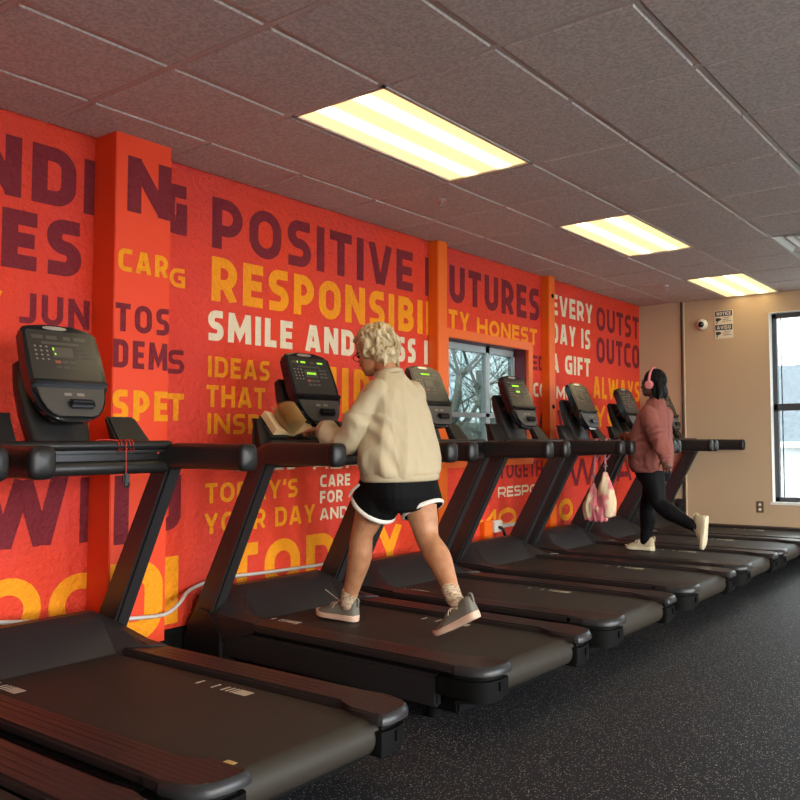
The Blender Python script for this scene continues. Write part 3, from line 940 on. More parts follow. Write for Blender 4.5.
    bm = B(); pprism(bm, [(.150, .172), (.147, .385), (.140, .398), (-.140, .398), (-.147, .385), (-.150, .172)], -.001, .0025, bev=.001)
    for s0, s1 in ((-.125, -.078), (-.065, -.018), (.008, .040), (.055, .108)): pbox(bm, s0, s1, .358, .374, .001, .0035, 1)
    pbox(bm, -.088, .075, .334, .346, .001, .0035, 1)
    for i in range(3):
        for j in range(4): pbox(bm, -.123 + i * .024, -.115 + i * .024, .262 + j * .019, .268 + j * .019, .001, .0035, 3)
    for i in range(2):
        for j in range(3): pbox(bm, .060 + i * .030, .084 + i * .030, .276 + j * .020, .287 + j * .020, .001, .0035, 2)
    for i in range(3):
        pbox(bm, -.045 + i * .032, -.020 + i * .032, .250, .262, .001, .0035, 2 if i else 4)
        pbox(bm, -.045 + i * .032, -.020 + i * .032, .226, .238, .001, .0035, 2)
    part('screen', bm, [M['screen'], M['lcd'], M['key'], M['print'], M['redkey']], con, False)
    bm = B(); pprism(bm, [(b * .90, max(a, .016)) for b, a in outline() if a < .155], -.002, .004, bev=.002)
    pbox(bm, -.036, -.005, .104, .116, .003, .0055, 1); pbox(bm, .018, .050, .104, .116, .003, .0055, 1)
    part('lower_face', bm, [M['grey_face'], M['print']], con)
    bm = B(); pbox(bm, -.160, .160, .150, .170, -.01, .022, bev=.005); part('tablet_ledge', bm, M['gloss'], con)
    bm = B(); pprism(bm, [(.040 * math.cos(R(a)) + (.012 if math.cos(R(a)) > 0 else -.012) - .018, .411 + .008 * math.sin(R(a))) for a in range(0, 360, 20)], 0, .003); part('badge', bm, M['silver'], con, False)
    bm = B(); pbox(bm, -.050, .040, .276, .322, .002, .005, bev=.001); part('display', bm, M['lcd'], con, False)
    bm = B(); pbox(bm, -.030, .082, .045, .085, .0, .026, bev=.009); pbox(bm, -.020, .072, .068, .078, .024, .032, bev=.003); part('speed_control', bm, M['gloss'], con)
    return root

def kids(o):
    return [c for c in bpy.data.objects if c.parent == o]
def copy_tree(o, parent=None):
    ch = kids(o)
    c = o.copy(); COL.objects.link(c)
    c.parent = parent
    for k in ch: copy_tree(k, c)
    return c
proto = make_treadmill()     # each machine stands a touch askew, as in the photo
TY = [.83, 1.80, 3.15, 4.19, 5.26, 6.29, 7.22, 8.17]
YAWS = [-.3, -.3, -2.2, -1.0, -1.0, -.4, 0, 0]
TL = ['nearest treadmill, only its dark side rail showing in the bottom left corner',
      'black treadmill with a red safety cord looped on its front bar, left foreground',
      'black treadmill under the white-haired woman, with an open book on its tray',
      'black treadmill next beyond the white-haired woman, its console half hidden by her sweatshirt',
      'black treadmill whose console stands in front of the tinted window',
      'black treadmill under the woman in pink headphones, a pink bag on its handrail',
      'black treadmill just beyond the running woman, its console left of her face',
      'farthest black treadmill, beside the tan back wall behind the running woman']
TR = []
for k, (y, l) in enumerate(zip(TY, TL)):
    o = proto if k == 0 else copy_tree(proto)
    o.location.y = y
    o['label'] = l
    o.rotation_euler.z = R(YAWS[k])
    TR.append(o)
def leds(root, cells):
    con = [c for c in kids(root) if c.name.split('.')[0] == 'console'][0]
    for s0, s1, t0, t1 in cells:
        bm = B()
        x = s0
        while x < s1 - .002:
            pbox(bm, x, min(x + .006, s1), t0, t1, .004, .0058); x += .0085
        bmesh.ops.translate(bm, vec=(-XO, 0, 0), verts=bm.verts)
        obj('led_digits', bm, M['green'], con)
leds(TR[1], [(-.048, -.038, .306, .318), (-.042, -.036, .286, .294)])
leds(TR[2], [(-.088, -.078, .361, .371), (-.060, -.024, .361, .371), (.062, .100, .361, .370), (-.036, .030, .293, .305)])
leds(TR[3], [(-.060, .030, .361, .370)])
leds(TR[4], [(-.060, .030, .334, .346), (-.030, .020, .286, .300)])

# red safety cord looped on the bar of the nearest whole treadmill
t = thing('safety_cord', 'red safety cord with black clip hanging from the nearest console bar', 'safety cord', (.712, 1.975, 1.192))
bm = B()
for dy in (-.030, -.018, .004, .020, .034):
    tube(bm, [(.026 * math.cos(R(a)), dy + .006 * a / 360, .026 * math.sin(R(a))) for a in range(0, 331, 30)], .0022, k=6, sub=1)
tube(bm, [(.026, 0, .005), (.030, .0, -.05), (.028, .002, -.125)], .0022, k=6)
tube(bm, [(.015, -.030, .022), (-.005, -.07, .026), (-.01, -.11, .022)], .0022, k=6)
obj('cord', bm, M['redcord'], t, smooth=True)
bm = B(); box(bm, (.016, -.012, -.165), (.038, .016, -.120), bev=.006); ball(bm, (.028, .006, -.168), (.008, .014, .014)); obj('clip', bm, M['black'], t)
# ------------------------------------------------------------------ open book on the tray
M['page'] = mat('book_pages', (.72, .55, .30), .7)
M['litpage'] = bump(mat('warm_lit_pages', (.66, .44, .17), .7), 1.0, .0)  # warm light put into the paper colour of the fanned pages
M['cover'] = mat('dark_book_cover', (.045, .04, .03), .5)
def book():
    bx, by, bz = .60, 2.95, 1.222
    t = thing('book', 'thick open paperback with tan pages propped on the treadmill tray', 'book', (bx, by, bz - .032))
    # spine direction lies in the tray, pages fan out on both sides
    d = Vector((.10, .99, 0)).normalized()          # across the pages
    u = Vector((-.74, 0, .67)).normalized()       # along the spine, leaning on the mast
    u = (u - d * u.dot(d)).normalized()
    nn = d.cross(u)
    if nn.z < 0: nn = -nn
    org = Vector((bx + .02, by + .03, bz + .012))
    def page_block(ang0, ang1, wdt, hgt, k, m, nm, thick=.0012):
        bm = B()
        for i in range(k):
            a = R(ang0 + (ang1 - ang0) * i / max(k - 1, 1))
            prev = None
            q = 7
            L0, L1 = [], []
            for s in range(q + 1):
                f = s / q
                bend = .22 * math.sin(f * PI) * (1 if ang0 < 90 else -1)
                aa = a + bend * (1 - f) * .8
                p = org + d * (math.cos(aa) * wdt * f) + nn * (math.sin(aa) * wdt * f)
                L0.append(p); L1.append(p + u * hgt)
            off = nn * thick
            va = [bm.verts.new(p) for p in L0]; vb = [bm.verts.new(p) for p in L1]
            vc = [bm.verts.new(p + off) for p in L0]; vd = [bm.verts.new(p + off) for p in L1]
            for s in range(q):
                bm.faces.new((va[s], va[s + 1], vb[s + 1], vb[s])); bm.faces.new((vc[s], vd[s], vd[s + 1], vc[s + 1]))
                bm.faces.new((va[s], vc[s], vc[s + 1], va[s + 1])); bm.faces.new((vb[s], vb[s + 1], vd[s + 1], vd[s]))
            bm.faces.new((va[q], vc[q], vd[q], vb[q])); bm.faces.new((va[0], vb[0], vd[0], vc[0]))
        return obj(nm, bm, m, t, world=True, smooth=False)
    page_block(176, 160, .125, .155, 12, M['page'], 'left_pages', .0022)
    page_block(142, 74, .118, .155, 18, M['litpage'], 'fanned_pages', .0016)
    page_block(24, 5, .122, .155, 9, M['page'], 'right_pages', .0018)
    bm = B()
    for s in (-1, 1):
        a0 = org - nn * .006; a1 = a0 + d * (.128 * s)
        pr = [a0, a1, a1 + u * .170, a0 + u * .170]
        va = [bm.verts.new(p) for p in pr]; vb = [bm.verts.new(p - nn * .003) for p in pr]
        bm.faces.new(va); bm.faces.new(vb[::-1])
        for i in range(4): bm.faces.new((va[i], va[(i + 1) % 4], vb[(i + 1) % 4], vb[i]))
    obj('cover', bm, M['cover'], t, world=True)
book()

# ------------------------------------------------------------------ people
def frame(F, U):
    F = Vector(F).normalized(); U = Vector(U)
    U = (U - F * U.dot(F)).normalized()
    return F, U, U.cross(F)          # S = the person's left
def head_shape(bm, c, F, U, k=1.0):
    F, U, S = frame(F, U)
    rot = Matrix((F, S, U)).transposed()
    P = lambda f, s, u: Vector(c) + (F * f + S * s + U * u) * k
    def e(f, s, u, r, r3=None): ball(bm, P(f, s, u), tuple(x * k for x in r), r3 or rot, 20)
    e(-.012, 0, .030, (.098, .076, .096))
    e(.030, 0, -.035, (.064, .064, .082))
    e(.058, 0, -.092, (.034, .036, .026))
    e(.020, .040, -.070, (.050, .022, .034)); e(.020, -.040, -.070, (.050, .022, .034))
    e(.062, .034, -.030, (.026, .024, .026)); e(.062, -.034, -.030, (.026, .024, .026))
    e(.082, 0, .024, (.020, .052, .016))
    e(.096, 0, -.022, (.016, .010, .030)); e(.108, 0, -.036, (.014, .013, .012))
    e(.104, .012, -.040, (.010, .008, .008)); e(.104, -.012, -.040, (.010, .008, .008))
    e(.090, 0, -.063, (.014, .024, .008)); e(.088, 0, -.074, (.014, .021, .009))
    for s in (1, -1):
        e(-.010, s * .078, -.014, (.020, .009, .033)); e(-.010, s * .074, -.020, (.012, .012, .02))
    return P, rot
def eyes(P, k, body, F, U):
    F, U, S = frame(F, U)
    for s in (1, -1):
        bm = B(); ball(bm, P(.081, s * .031, .003), .0125 * k); ball(bm, P(.0915, s * .032, .003), (.004, .004, .004))
        obj('eye', bm, M['eye'], body, world=True, smooth=True)
def hand(bm, wrist, dr, back, thumb, curl=(18, 28, 22), k=1.0):
    D = Vector(dr).normalized(); N_ = Vector(back); N_ = (N_ - D * N_.dot(D)).normalized()
    S = N_.cross(D)
    if S.dot(Vector(thumb)) < 0: S = -S
    W = Vector(wrist)
    rot = Matrix((D, S, N_)).transposed()
    ball(bm, W + D * .048 * k, (.052 * k, .040 * k, .016 * k), rot)
    ball(bm, W + D * .070 * k, (.028 * k, .042 * k, .014 * k), rot)
    tube(bm, [W - D * .03, W + D * .03 * k], [(.026 * k, .019 * k), (.030 * k, .018 * k)], ref=S, sub=1)
    for i, (o, ln) in enumerate(((.033, .068), (.011, .078), (-.011, .072), (-.032, .056))):
        p = W + D * (.080 - .006 * abs(i - 1)) * k + S * o * k
        d = (D + S * (.10 * (1.2 - i * .8))).normalized()
        pts = [p - d * .02]
        rr = [.0095 * k]
        for j, fr in enumerate((.45, .31, .24)):
            ax = S
            d = Quaternion(d.cross(N_).normalized(), -R(curl[j])) @ d
            pts.append(p); rr.append((.0092 - j * .0007) * k)
            p = p + d * ln * fr * k
        pts.append(p); rr.append(.0068 * k)
        tube(bm, pts, rr, k=10, ref=N_, sub=2)
    p = W + D * .022 * k + S * .030 * k
    d1 = (D * .55 + S * .75 - N_ * .25).normalized(); d2 = (D * .9 + S * .35 - N_ * .2).normalized()
    tube(bm, [p - d1 * .02, p + d1 * .034 * k, p + d1 * .034 * k + d2 * .032 * k], [.014 * k, .0115 * k, .0085 * k], k=10, sub=3)
def hem_ring(c, nrm, ra, rb, r, ref):
    n_ = Vector(nrm).normalized(); u = Vector(ref); u = (u - n_ * u.dot(n_)).normalized(); v = n_.cross(u)
    bm = B()
    K = 40
    rings = []
    for i in range(K):
        a = 2 * PI * i / K
        o = u * (ra * math.cos(a)) + v * (rb * math.sin(a))
        cc = Vector(c) + o
        on = o.normalized()
        rings.append([bm.verts.new(cc + on * (r * math.cos(b)) + n_ * (r * 1.6 * math.sin(b))) for b in [2 * PI * j / 8 for j in range(8)]])
    for i in range(K):
        a, b = rings[i], rings[(i + 1) % K]
        for j in range(8): bm.faces.new((a[j], a[(j + 1) % 8], b[(j + 1) % 8], b[j]))
    return bm
def fold(amp, sc, seed=0.):
    def f(p):
        q = Vector((p.x * sc[0] + seed, p.y * sc[1], p.z * sc[2]))
        a = noise.noise(q); b = noise.noise(q * 2.1 + Vector((3, 7, 1)))
        return amp * ((1 - abs(a) * 2) * .7 + b * .5)
    return f
def finish(me, name, m, parent, fn=None):
    if fn: displace(me, fn)
    return link(name, me, m, parent, world=True, smooth=True)
def shoe(body, heel, toe, upv, wdt, m_up, m_sole, m_lace, loop=False):
    Hh, Tt = Vector(heel), Vector(toe)
    A = (Tt - Hh); Ln = A.length; A.normalize()
    U = Vector(upv); U = (U - A * U.dot(A)).normalized(); S = U.cross(A)
    P = lambda a, s, u: Hh + A * (a * Ln) + S * s + U * u
    prof = [(0, .30), (.04, .62), (.12, .78), (.25, .80), (.42, .78), (.58, .92), (.72, 1.0), (.84, .94), (.93, .72), (.985, .40), (1.0, .15)]
    bm = B()
    rings = []
    for a, wf in prof:
        w = wdt * wf
        lift = .012 * max(0, (a - .72) / .28) ** 2
        b0, b1 = lift, .034 - .008 * a + lift
        rings.append([P(a, -w, b0 + .004), P(a, -w * .85, b0), P(a, w * .85, b0), P(a, w, b0 + .004), P(a, w * 1.04, b1 - .006), P(a, w * .97, b1), P(a, -w * .97, b1), P(a, -w * 1.04, b1 - .006)])
    skin_rings(bm, rings)
    ups = B()
    hs = [(.01, .070, .34), (.03, .088, .60), (.10, .096, .74), (.22, .088, .78), (.34, .082, .78), (.46, .078, .80), (.58, .068, .88), (.70, .056, .94), (.82, .046, .90), (.92, .037, .70), (.975, .028, .38)]
    rr = []
    for a, hh, wf in hs:
        w = wdt * wf; base = .022; hh = hh * (1.22 if a < .6 else 1.14)
        rr.append([P(a, w * math.copysign(abs(math.cos(R(q))) ** .7, math.cos(R(q))) * (1 - .42 * max(0, math.sin(R(q))) * (1 if a > .3 else .55)), base + (hh - base) * max(0, math.sin(R(q))) ** .8 if q <= 180 else base - .004) for q in list(range(0, 181, 15)) + [200, 230, 270, 310, 340]])
    skin_rings(ups, rr)
    me = remesh(ups, .005, 5)
    sh = finish(me, 'shoe', m_up, body)
    o = obj('sole', bm, m_sole, sh, world=True); soft(o, 45)
    bm = B()
    for a in (.40, .47, .54, .61):
        hz = .100 - (a - .34) * .085
        tube(bm, [P(a, -.020, hz - .008), P(a + .01, 0, hz + .004), P(a, .020, hz - .008)], .0030, k=6)
    if loop:
        tube(bm, [P(.40, 0, .088), P(.46, .02, .11), P(.60, .03, .135), P(.70, .035, .15)], .0024, k=6)
    for s in (-1, 1): tube(bm, [P(.38, 0, .086), P(.44, s * .03, .09), P(.46, s * .05, .066)], .0026, k=6)
    obj('laces', bm, m_lace, sh, world=True, smooth=True)
    bm = B(); tube(bm, [P(-.005, 0, .080), P(-.012, 0, .112), P(.03, 0, .120)], .006, k=6)
    obj('heel_tab', bm, m_up, sh, world=True, smooth=True)
    return sh

M['eye'] = mat('dark_eye', (.03, .025, .02), .2)
def skinmat(name, c, c2, rough=.5):
    m = mat(name, c, rough)
    mottle(m, (c, c2), 22, 4, .35, .65)
    p = m.node_tree.nodes['Principled BSDF']
    p.inputs['Subsurface Weight'].default_value = .08
    p.inputs['Subsurface Radius'].default_value = (.02, .008, .004)
    return bump(m, 90, .12, .003)
M['skin_f'] = skinmat('sun_tanned_skin', (.50, .245, .125), (.40, .175, .085))
M['skin_d'] = skinmat('brown_skin', (.115, .046, .026), (.085, .034, .020))
M['hair_w'] = bump(mottle(mat('silver_blonde_hair', (.55, .42, .24), .5), ((.30, .20, .085), (.62, .50, .30)), 38, 5, .35, .62, (1, 1, .5)), 70, .8, .012, 5, (1, 1, .35))
M['hair_b'] = bump(mat('black_hair', (.005, .0045, .0045), .55, spec=.12), 80, .7, .01, 4, (1, 1, .3))
M['cream'] = bump(mat('cream_sweatshirt', (.48, .392, .25), .85), 400, .25, .002)
M['creamrib'] = bump(mat('cream_ribbing', (.45, .365, .232), .85), 60, .4, .003, vscale=(1, 1, .05))
M['bshort'] = mat('black_shorts_fabric', (.004, .004, .0045), .75, spec=.12)
M['wtrim'] = mat('white_trim', (.75, .70, .62), .6)
M['sock'] = mottle(mat('patterned_sock', (.5, .4, .28), .8), ((.22, .13, .075), (.55, .42, .28)), 60, 2, .34, .56, (1, 1, 2.2))
M['shoeg'] = bump(mat('grey_olive_knit', (.165, .150, .120), .75), 320, .3, .002)
M['solep'] = mat('pale_pink_sole', (.66, .44, .32), .5)
M['lace'] = mat('beige_laces', (.45, .36, .26), .7)
M['rose'] = bump(mat('dusty_rose_sweatshirt', (.25, .074, .058), .85), 400, .25, .002)
M['roserib'] = bump(mat('dusty_rose_ribbing', (.23, .068, .054), .85), 60, .4, .003, vscale=(1, 1, .05))
M['legging'] = mat('black_leggings', (.005, .005, .006), .65, spec=.12)
M['shoec'] = bump(mat('cream_knit', (.56, .47, .30), .7), 320, .3, .002)
M['solec'] = mat('cream_sole', (.68, .60, .42), .5)
M['pink'] = mat('pink_plastic', (.72, .24, .26), .35)
M['pinkpad'] = mat('pink_cushion', (.60, .18, .20), .6)

# ---- the white-haired woman
base1 = Vector((1.24, 3.14, .25))
bm = B()
hc = (1.072, 3.135, 1.672); hF = (-.95, -.06, -.30); hU = (-.28, 0, .96)
P1, rot1 = head_shape(bm, hc, hF, hU, .955)
tube(bm, [(1.225, 3.14, 1.42), (1.195, 3.14, 1.52), (1.135, 3.138, 1.615), (1.105, 3.136, 1.66)], [.075, .056, .052, .052], ref=(0, 1, 0))
tube(bm, [(1.25, 3.14, .96), (1.25, 3.14, 1.06), (1.235, 3.14, 1.20), (1.22, 3.14, 1.34), (1.21, 3.14, 1.43)], [(.165, .125), (.175, .13), (.155, .11), (.165, .115), (.12, .075)], ref=(0, 1, 0))
for side, sh, el, wr in ((-1, (1.20, 2.985, 1.435), (1.095, 2.925, 1.205), (.855, 2.965, 1.268)), (1, (1.20, 3.295, 1.435), (1.10, 3.335, 1.20), (.87, 3.30, 1.243))):
    mid = (Vector(sh) * .5 + Vector(el) * .5)
    tube(bm, [sh, tuple(mid), el, tuple(Vector(el) * .5 + Vector(wr) * .5), wr], [.05, .045, .038, .036, .025], sub=3)
    hand(bm, wr, (-.98, -side * .12, -.10), (.05, 0, 1), (0, -side, 0), (8, 15, 12), .95)
LEG = [((1.225, 3.055, 1.03), (1.062, 3.060, .715), (.920, 3.100, .350), None), ((1.265, 3.225, 1.03), (1.415, 3.170, .700), (1.645, 3.095, .440), None)]
for hp, kn, an, _ in LEG:
    hp, kn, an = Vector(hp), Vector(kn), Vector(an)
    back = Vector((.012, 0, .0))
    tube(bm, [hp, hp.lerp(kn, .35), hp.lerp(kn, .75), kn, kn.lerp(an, .30) + back * 1.4, kn.lerp(an, .62) + back, an + (kn - an).normalized() * .012],
         [(.090, .098), (.090, .094), (.070, .072), (.057, .060), (.057, .066), (.046, .050), (.034, .037)], ref=(0, 1, 0), sub=5, k=18)
    ball(bm, kn + Vector((-.022, 0, .01)), (.036, .040, .046))
me = remesh(bm, .0055, 8)
w1 = link('person', me, M['skin_f'], None, smooth=True)
w1.location = base1
me.transform(Matrix.Translation(-base1))
tag(w1, 'white-haired woman in cream sweatshirt and black shorts walking on the treadmill', 'person')
eyes(P1, .95, w1, hF, hU)
# hair: soft short curls
bm = B()
F_, U_, S_ = frame(hF, hU)
ball(bm, P1(-.026, 0, .040), (.114, .096, .108), rot1)
ball(bm, P1(-.070, 0, -.035), (.060, .078, .072), rot1)
rn = random.Random(5)
for i in range(150):
    th = rn.uniform(-PI, PI); ph = rn.uniform(-.75, 1.45)
    dv = Vector((math.cos(ph) * math.cos(th), math.cos(ph) * math.sin(th), math.sin(ph)))
    if dv.x > .55 and dv.z < .45: continue
    if dv.x > .15 and dv.z < -.05: continue
    if dv.z < -.55 and dv.x > -.2: continue
    c = Vector((-.030 + dv.x * .116, dv.y * .099, .030 + dv.z * (.110 if dv.z > 0 else .125)))
    tw = rn.uniform(-.9, .9)
    tg = Vector((-dv.z * .6 + .2, tw, -1.0 if dv.x < .3 else -.3)); tg = (tg - dv * tg.dot(dv)).normalized() * rn.uniform(.022, .036)
    pts = [c - tg, c + dv * .012, c + tg - dv * .004]
    tube(bm, [P1(*p) for p in pts], [.009, .013, .006], k=8, sub=3)
for s in (-.05, -.02, .015, .045):     # wisps at the nape
    tube(bm, [P1(-.085, s, -.04), P1(-.098, s * 1.1, -.085), P1(-.092, s * 1.2, -.115)], [.016, .013, .005], k=8)
me = remesh(bm, .0045, 2)
finish(me, 'hair', M['hair_w'], w1, lambda p: .0035 * noise.noise(p * 75) + .004 * noise.noise(Vector((p.x * 30, p.y * 30, p.z * 14))))
bm = B()
for s in (1, -1):
    K = 20
    tube(bm, [P1(.104, s * .034 + .024 * math.cos(2 * PI * i / K), .000 + .019 * math.sin(2 * PI * i / K)) for i in range(K + 1)], .0022, k=6, sub=1)
    tube(bm, [P1(.104, s * .058, .004), P1(.06, s * .076, .006), P1(-.02, s * .083, .002)], .0024, k=6)
tube(bm, [P1(.104, -.010, .002), P1(.110, 0, .004), P1(.104, .010, .002)], .0024, k=6)
obj('glasses', bm, M['gloss'], w1, world=True, smooth=True)
# sweatshirt
bm = B()
rg = [(1.258, 1.020, .215, .158), (1.258, 1.05, .230, .168), (1.250, 1.13, .226, .165), (1.236, 1.25, .210, .153), (1.220, 1.36, .190, .138), (1.208, 1.43, .170, .116), (1.202, 1.475, .130, .095), (1.198, 1.510, .090, .080), (1.188, 1.535, .074, .073), (1.178, 1.556, .067, .067)]
skin_rings(bm, [ring(Vector((x, 3.14, z)), Vector((0, 1, 0)), Vector((1, 0, 0)), a, b, 32, 2.3) for x, z, a, b in rg])
tube(bm, [(1.205, 3.015, 1.440), (1.165, 2.955, 1.33), (1.100, 2.925, 1.220), (1.01, 2.935, 1.215), (.90, 2.958, 1.250), (.872, 2.963, 1.261)], [.068, .068, .064, .057, .045, .041], sub=4, k=20)
tube(bm, [(1.205, 3.265, 1.440), (1.165, 3.315, 1.33), (1.110, 3.335, 1.21), (1.02, 3.330, 1.205), (.90, 3.305, 1.230), (.872, 3.30, 1.242)], [.078, .074, .070, .062, .049, .042], sub=4, k=20)
for v in bm.verts:
    if v.co.z < 1.40 and v.co.x > 1.0: v.co = Vector((1.248 + (v.co.x - 1.248) * .96, 3.14 + (v.co.y - 3.14) * .965, v.co.z))
me = remesh(bm, .007, 6)
def f1(p):
    a = fold(.019, (6, 6, 2.2), 1.3)(p) + fold(.008, (14, 14, 6), 9.3)(p)
    b = .006 * math.sin(52 * (p.z + .5 * p.x) + 5 * noise.noise(p * 6)) if (p.y < 2.985 and p.z < 1.34) else 0
    return a + b
shirt1 = finish(me, 'sweatshirt', M['cream'], w1, f1)
o = obj('waistband', hem_ring((1.258, 3.14, 1.018), (0, 0, 1), .217, .160, .013, (0, 1, 0)), M['creamrib'], shirt1, world=True, smooth=True)
o = obj('collar', hem_ring((1.178, 3.14, 1.556), (-.25, 0, 1), .067, .065, .0085, (0, 1, 0)), M['creamrib'], shirt1, world=True, smooth=True)
for y, cz in ((2.962, 1.259), (3.30, 1.241)):
    obj('cuff', hem_ring((.878, y, cz), (-.97, 0, .25), .042, .040, .009, (0, 1, 0)), M['creamrib'], shirt1, world=True, smooth=True)
# shorts
bm = B()
skin_rings(bm, [ring(Vector((x, 3.14, z)), Vector((0, 1, 0)), Vector((1, 0, 0)), a, b, 28, 2.3) for x, z, a, b in ((1.255, 1.09, .185, .140), (1.255, 1.03, .195, .150), (1.255, .97, .202, .160), (1.26, .92, .195, .158), (1.265, .86, .16, .13), (1.265, .845, .12, .10))])
tube(bm, [(1.235, 3.060, 1.0), (1.185, 3.055, .92), (1.150, 3.055, .865)], [(.112, .128), (.112, .124), (.114, .122)], ref=(0, 1, 0), k=22, rnd=False)
tube(bm, [(1.275, 3.215, 1.0), (1.315, 3.210, .91), (1.348, 3.205, .848)], [(.115, .122), (.112, .116), (.108, .110)], ref=(0, 1, 0), k=22, rnd=False)
me = remesh(bm, .006, 5)
shorts = finish(me, 'shorts', M['bshort'], w1, fold(.006, (9, 9, 3), 4.))
obj('hem_trim', hem_ring((1.150, 3.055, .866), (-.60, 0, -.80), .115, .122, .008, (0, 1, 0)), M['wtrim'], shorts, world=True, smooth=True)
obj('hem_trim', hem_ring((1.349, 3.205, .850), (.46, 0, -.88), .108, .109, .007, (0, 1, 0)), M['wtrim'], shorts, world=True, smooth=True)
bm = B(); tube(bm, [(1.145, 2.955, .985), (1.105, 2.950, .955), (1.075, 2.955, .925)], [(.004, .008)] * 3, ref=(0, 1, 0), k=8); obj('side_stripe', bm, M['wtrim'], shorts, world=True, smooth=True)
for (hp, kn, an, _), tip in zip(LEG, ((.936, 3.110, .328), (1.700, 3.080, .405))):
    bm = B(); a = Vector(an); d = (Vector(kn) - a).normalized()
    tube(bm, [tip, a, a + d * .035, a + d * .060], [.034, .040, .0425, .0455], k=18, sub=3)
    me = remesh(bm, .005, 3)
    finish(me, 'sock', M['sock'], w1, lambda p: .0012 * math.sin(p.z * 420))
shoe(w1, (.978, 3.112, .254), (.692, 3.100, .264), (0, 0, 1), .046, M['shoeg'], M['solep'], M['lace'], True)
shoe(w1, (1.808, 3.075, .378), (1.552, 3.068, .252), (.41, 0, .91), .046, M['shoeg'], M['solep'], M['lace'])

# ---- the running woman
base2 = Vector((1.22, 6.30, .25))
bm = B()
hc2 = (1.235, 6.30, 1.672); hF2 = (-.99, -.02, .06); hU2 = (.06, 0, 1)
P2, rot2 = head_shape(bm, hc2, hF2, hU2, .93)
tube(bm, [(1.262, 6.30, 1.42), (1.260, 6.30, 1.51), (1.250, 6.30, 1.60), (1.245, 6.30, 1.65)], [.07, .052, .049, .05])
tube(bm, [(1.225, 6.30, .90), (1.225, 6.30, .98), (1.215, 6.30, 1.14), (1.245, 6.30, 1.32), (1.262, 6.30, 1.43)], [(.16, .125), (.17, .13), (.155, .115), (.165, .11), (.12, .075)], ref=(0, 1, 0))
for side, sh, el, wr in ((-1, (1.275, 6.115, 1.41), (1.405, 6.045, 1.175), (1.455, 6.025, 1.055)), (1, (1.265, 6.485, 1.41), (1.10, 6.53, 1.19), (.86, 6.50, 1.225))):
    tube(bm, [sh, tuple(Vector(sh).lerp(Vector(el), .5)), el, tuple(Vector(el).lerp(Vector(wr), .5)), wr], [.05, .044, .038, .034, .024], sub=3)
    if side < 0: hand(bm, wr, (.22, 0, -.97), (.2, -1, 0), (-1, 0, 0), (22, 30, 25), .92)
    else: hand(bm, wr, (-1, -.05, -.02), (0, 0, 1), (0, -1, 0), (22, 40, 30), .92)
LG2 = [((1.24, 6.385, .97), (1.125, 6.385, .610), (1.100, 6.390, .330)), ((1.235, 6.215, .97), (1.320, 6.205, .675), (1.620, 6.195, .505))]
for hp, kn, an in LG2:
    hp, kn, an = Vector(hp), Vector(kn), Vector(an)
    tube(bm, [hp, hp.lerp(kn, .5), kn, kn.lerp(an, .35), an], [.085, .075, .052, .052, .034], sub=4)
me = remesh(bm, .0055, 8)
w2 = link('person', me, M['skin_d'], None, smooth=True)
w2.location = base2
me.transform(Matrix.Translation(-base2))
tag(w2, 'woman in rose sweatshirt, black leggings and pink headphones running on the treadmill', 'person')
eyes(P2, .93, w2, hF2, hU2)
bm = B()
ball(bm, P2(-.024, 0, .034), (.103, .085, .101), rot2)
ball(bm, P2(-.066, 0, -.050), (.062, .080, .085), rot2)
rn = random.Random(9)
for i in range(70):
    s = rn.uniform(-1, 1); a = rn.uniform(0, 1)
    top = Vector((-.085 + .06 * abs(s) * a, s * .082, rn.uniform(-.03, .05)))
    end = Vector((-.105 + .075 * abs(s) * a, s * .092, rn.uniform(-.150, -.115)))
    tube(bm, [P2(*top), P2(*(top.lerp(end, .5) + Vector((-.014, 0, 0)))), P2(*end)], [.014, .013, .005], k=8, sub=3)
me = remesh(bm, .005, 2)
finish(me, 'hair', M['hair_b'], w2, lambda p: .003 * noise.noise(Vector((p.x * 60, p.y * 60, p.z * 18))))
# leggings
bm = B()
skin_rings(bm, [ring(Vector((1.23, 6.30, z)), Vector((0, 1, 0)), Vector((1, 0, 0)), a, b, 28, 2.2) for z, a, b in ((1.05, .175, .135), (.98, .182, .142), (.92, .18, .145), (.86, .15, .12), (.82, .08, .07))])
for hp, kn, an in LG2:
    hp, kn, an = Vector(hp), Vector(kn), Vector(an)
    sh_ = (an - kn).normalized(); bk = Vector((.014, 0, 0)) if an.z < .4 else Vector((0, 0, -.014))
    tube(bm, [hp, hp.lerp(kn, .30), hp.lerp(kn, .72), kn, kn.lerp(an, .32) + bk, kn.lerp(an, .65) + bk * .6, an], [(.098, .112), (.094, .104), (.072, .078), (.060, .064), (.060, .068), (.049, .053), (.041, .043)], ref=(0, 1, 0), sub=5, k=20)
me = remesh(bm, .006, 7)
finish(me, 'leggings', M['legging'], w2, fold(.003, (12, 12, 8), 2.))
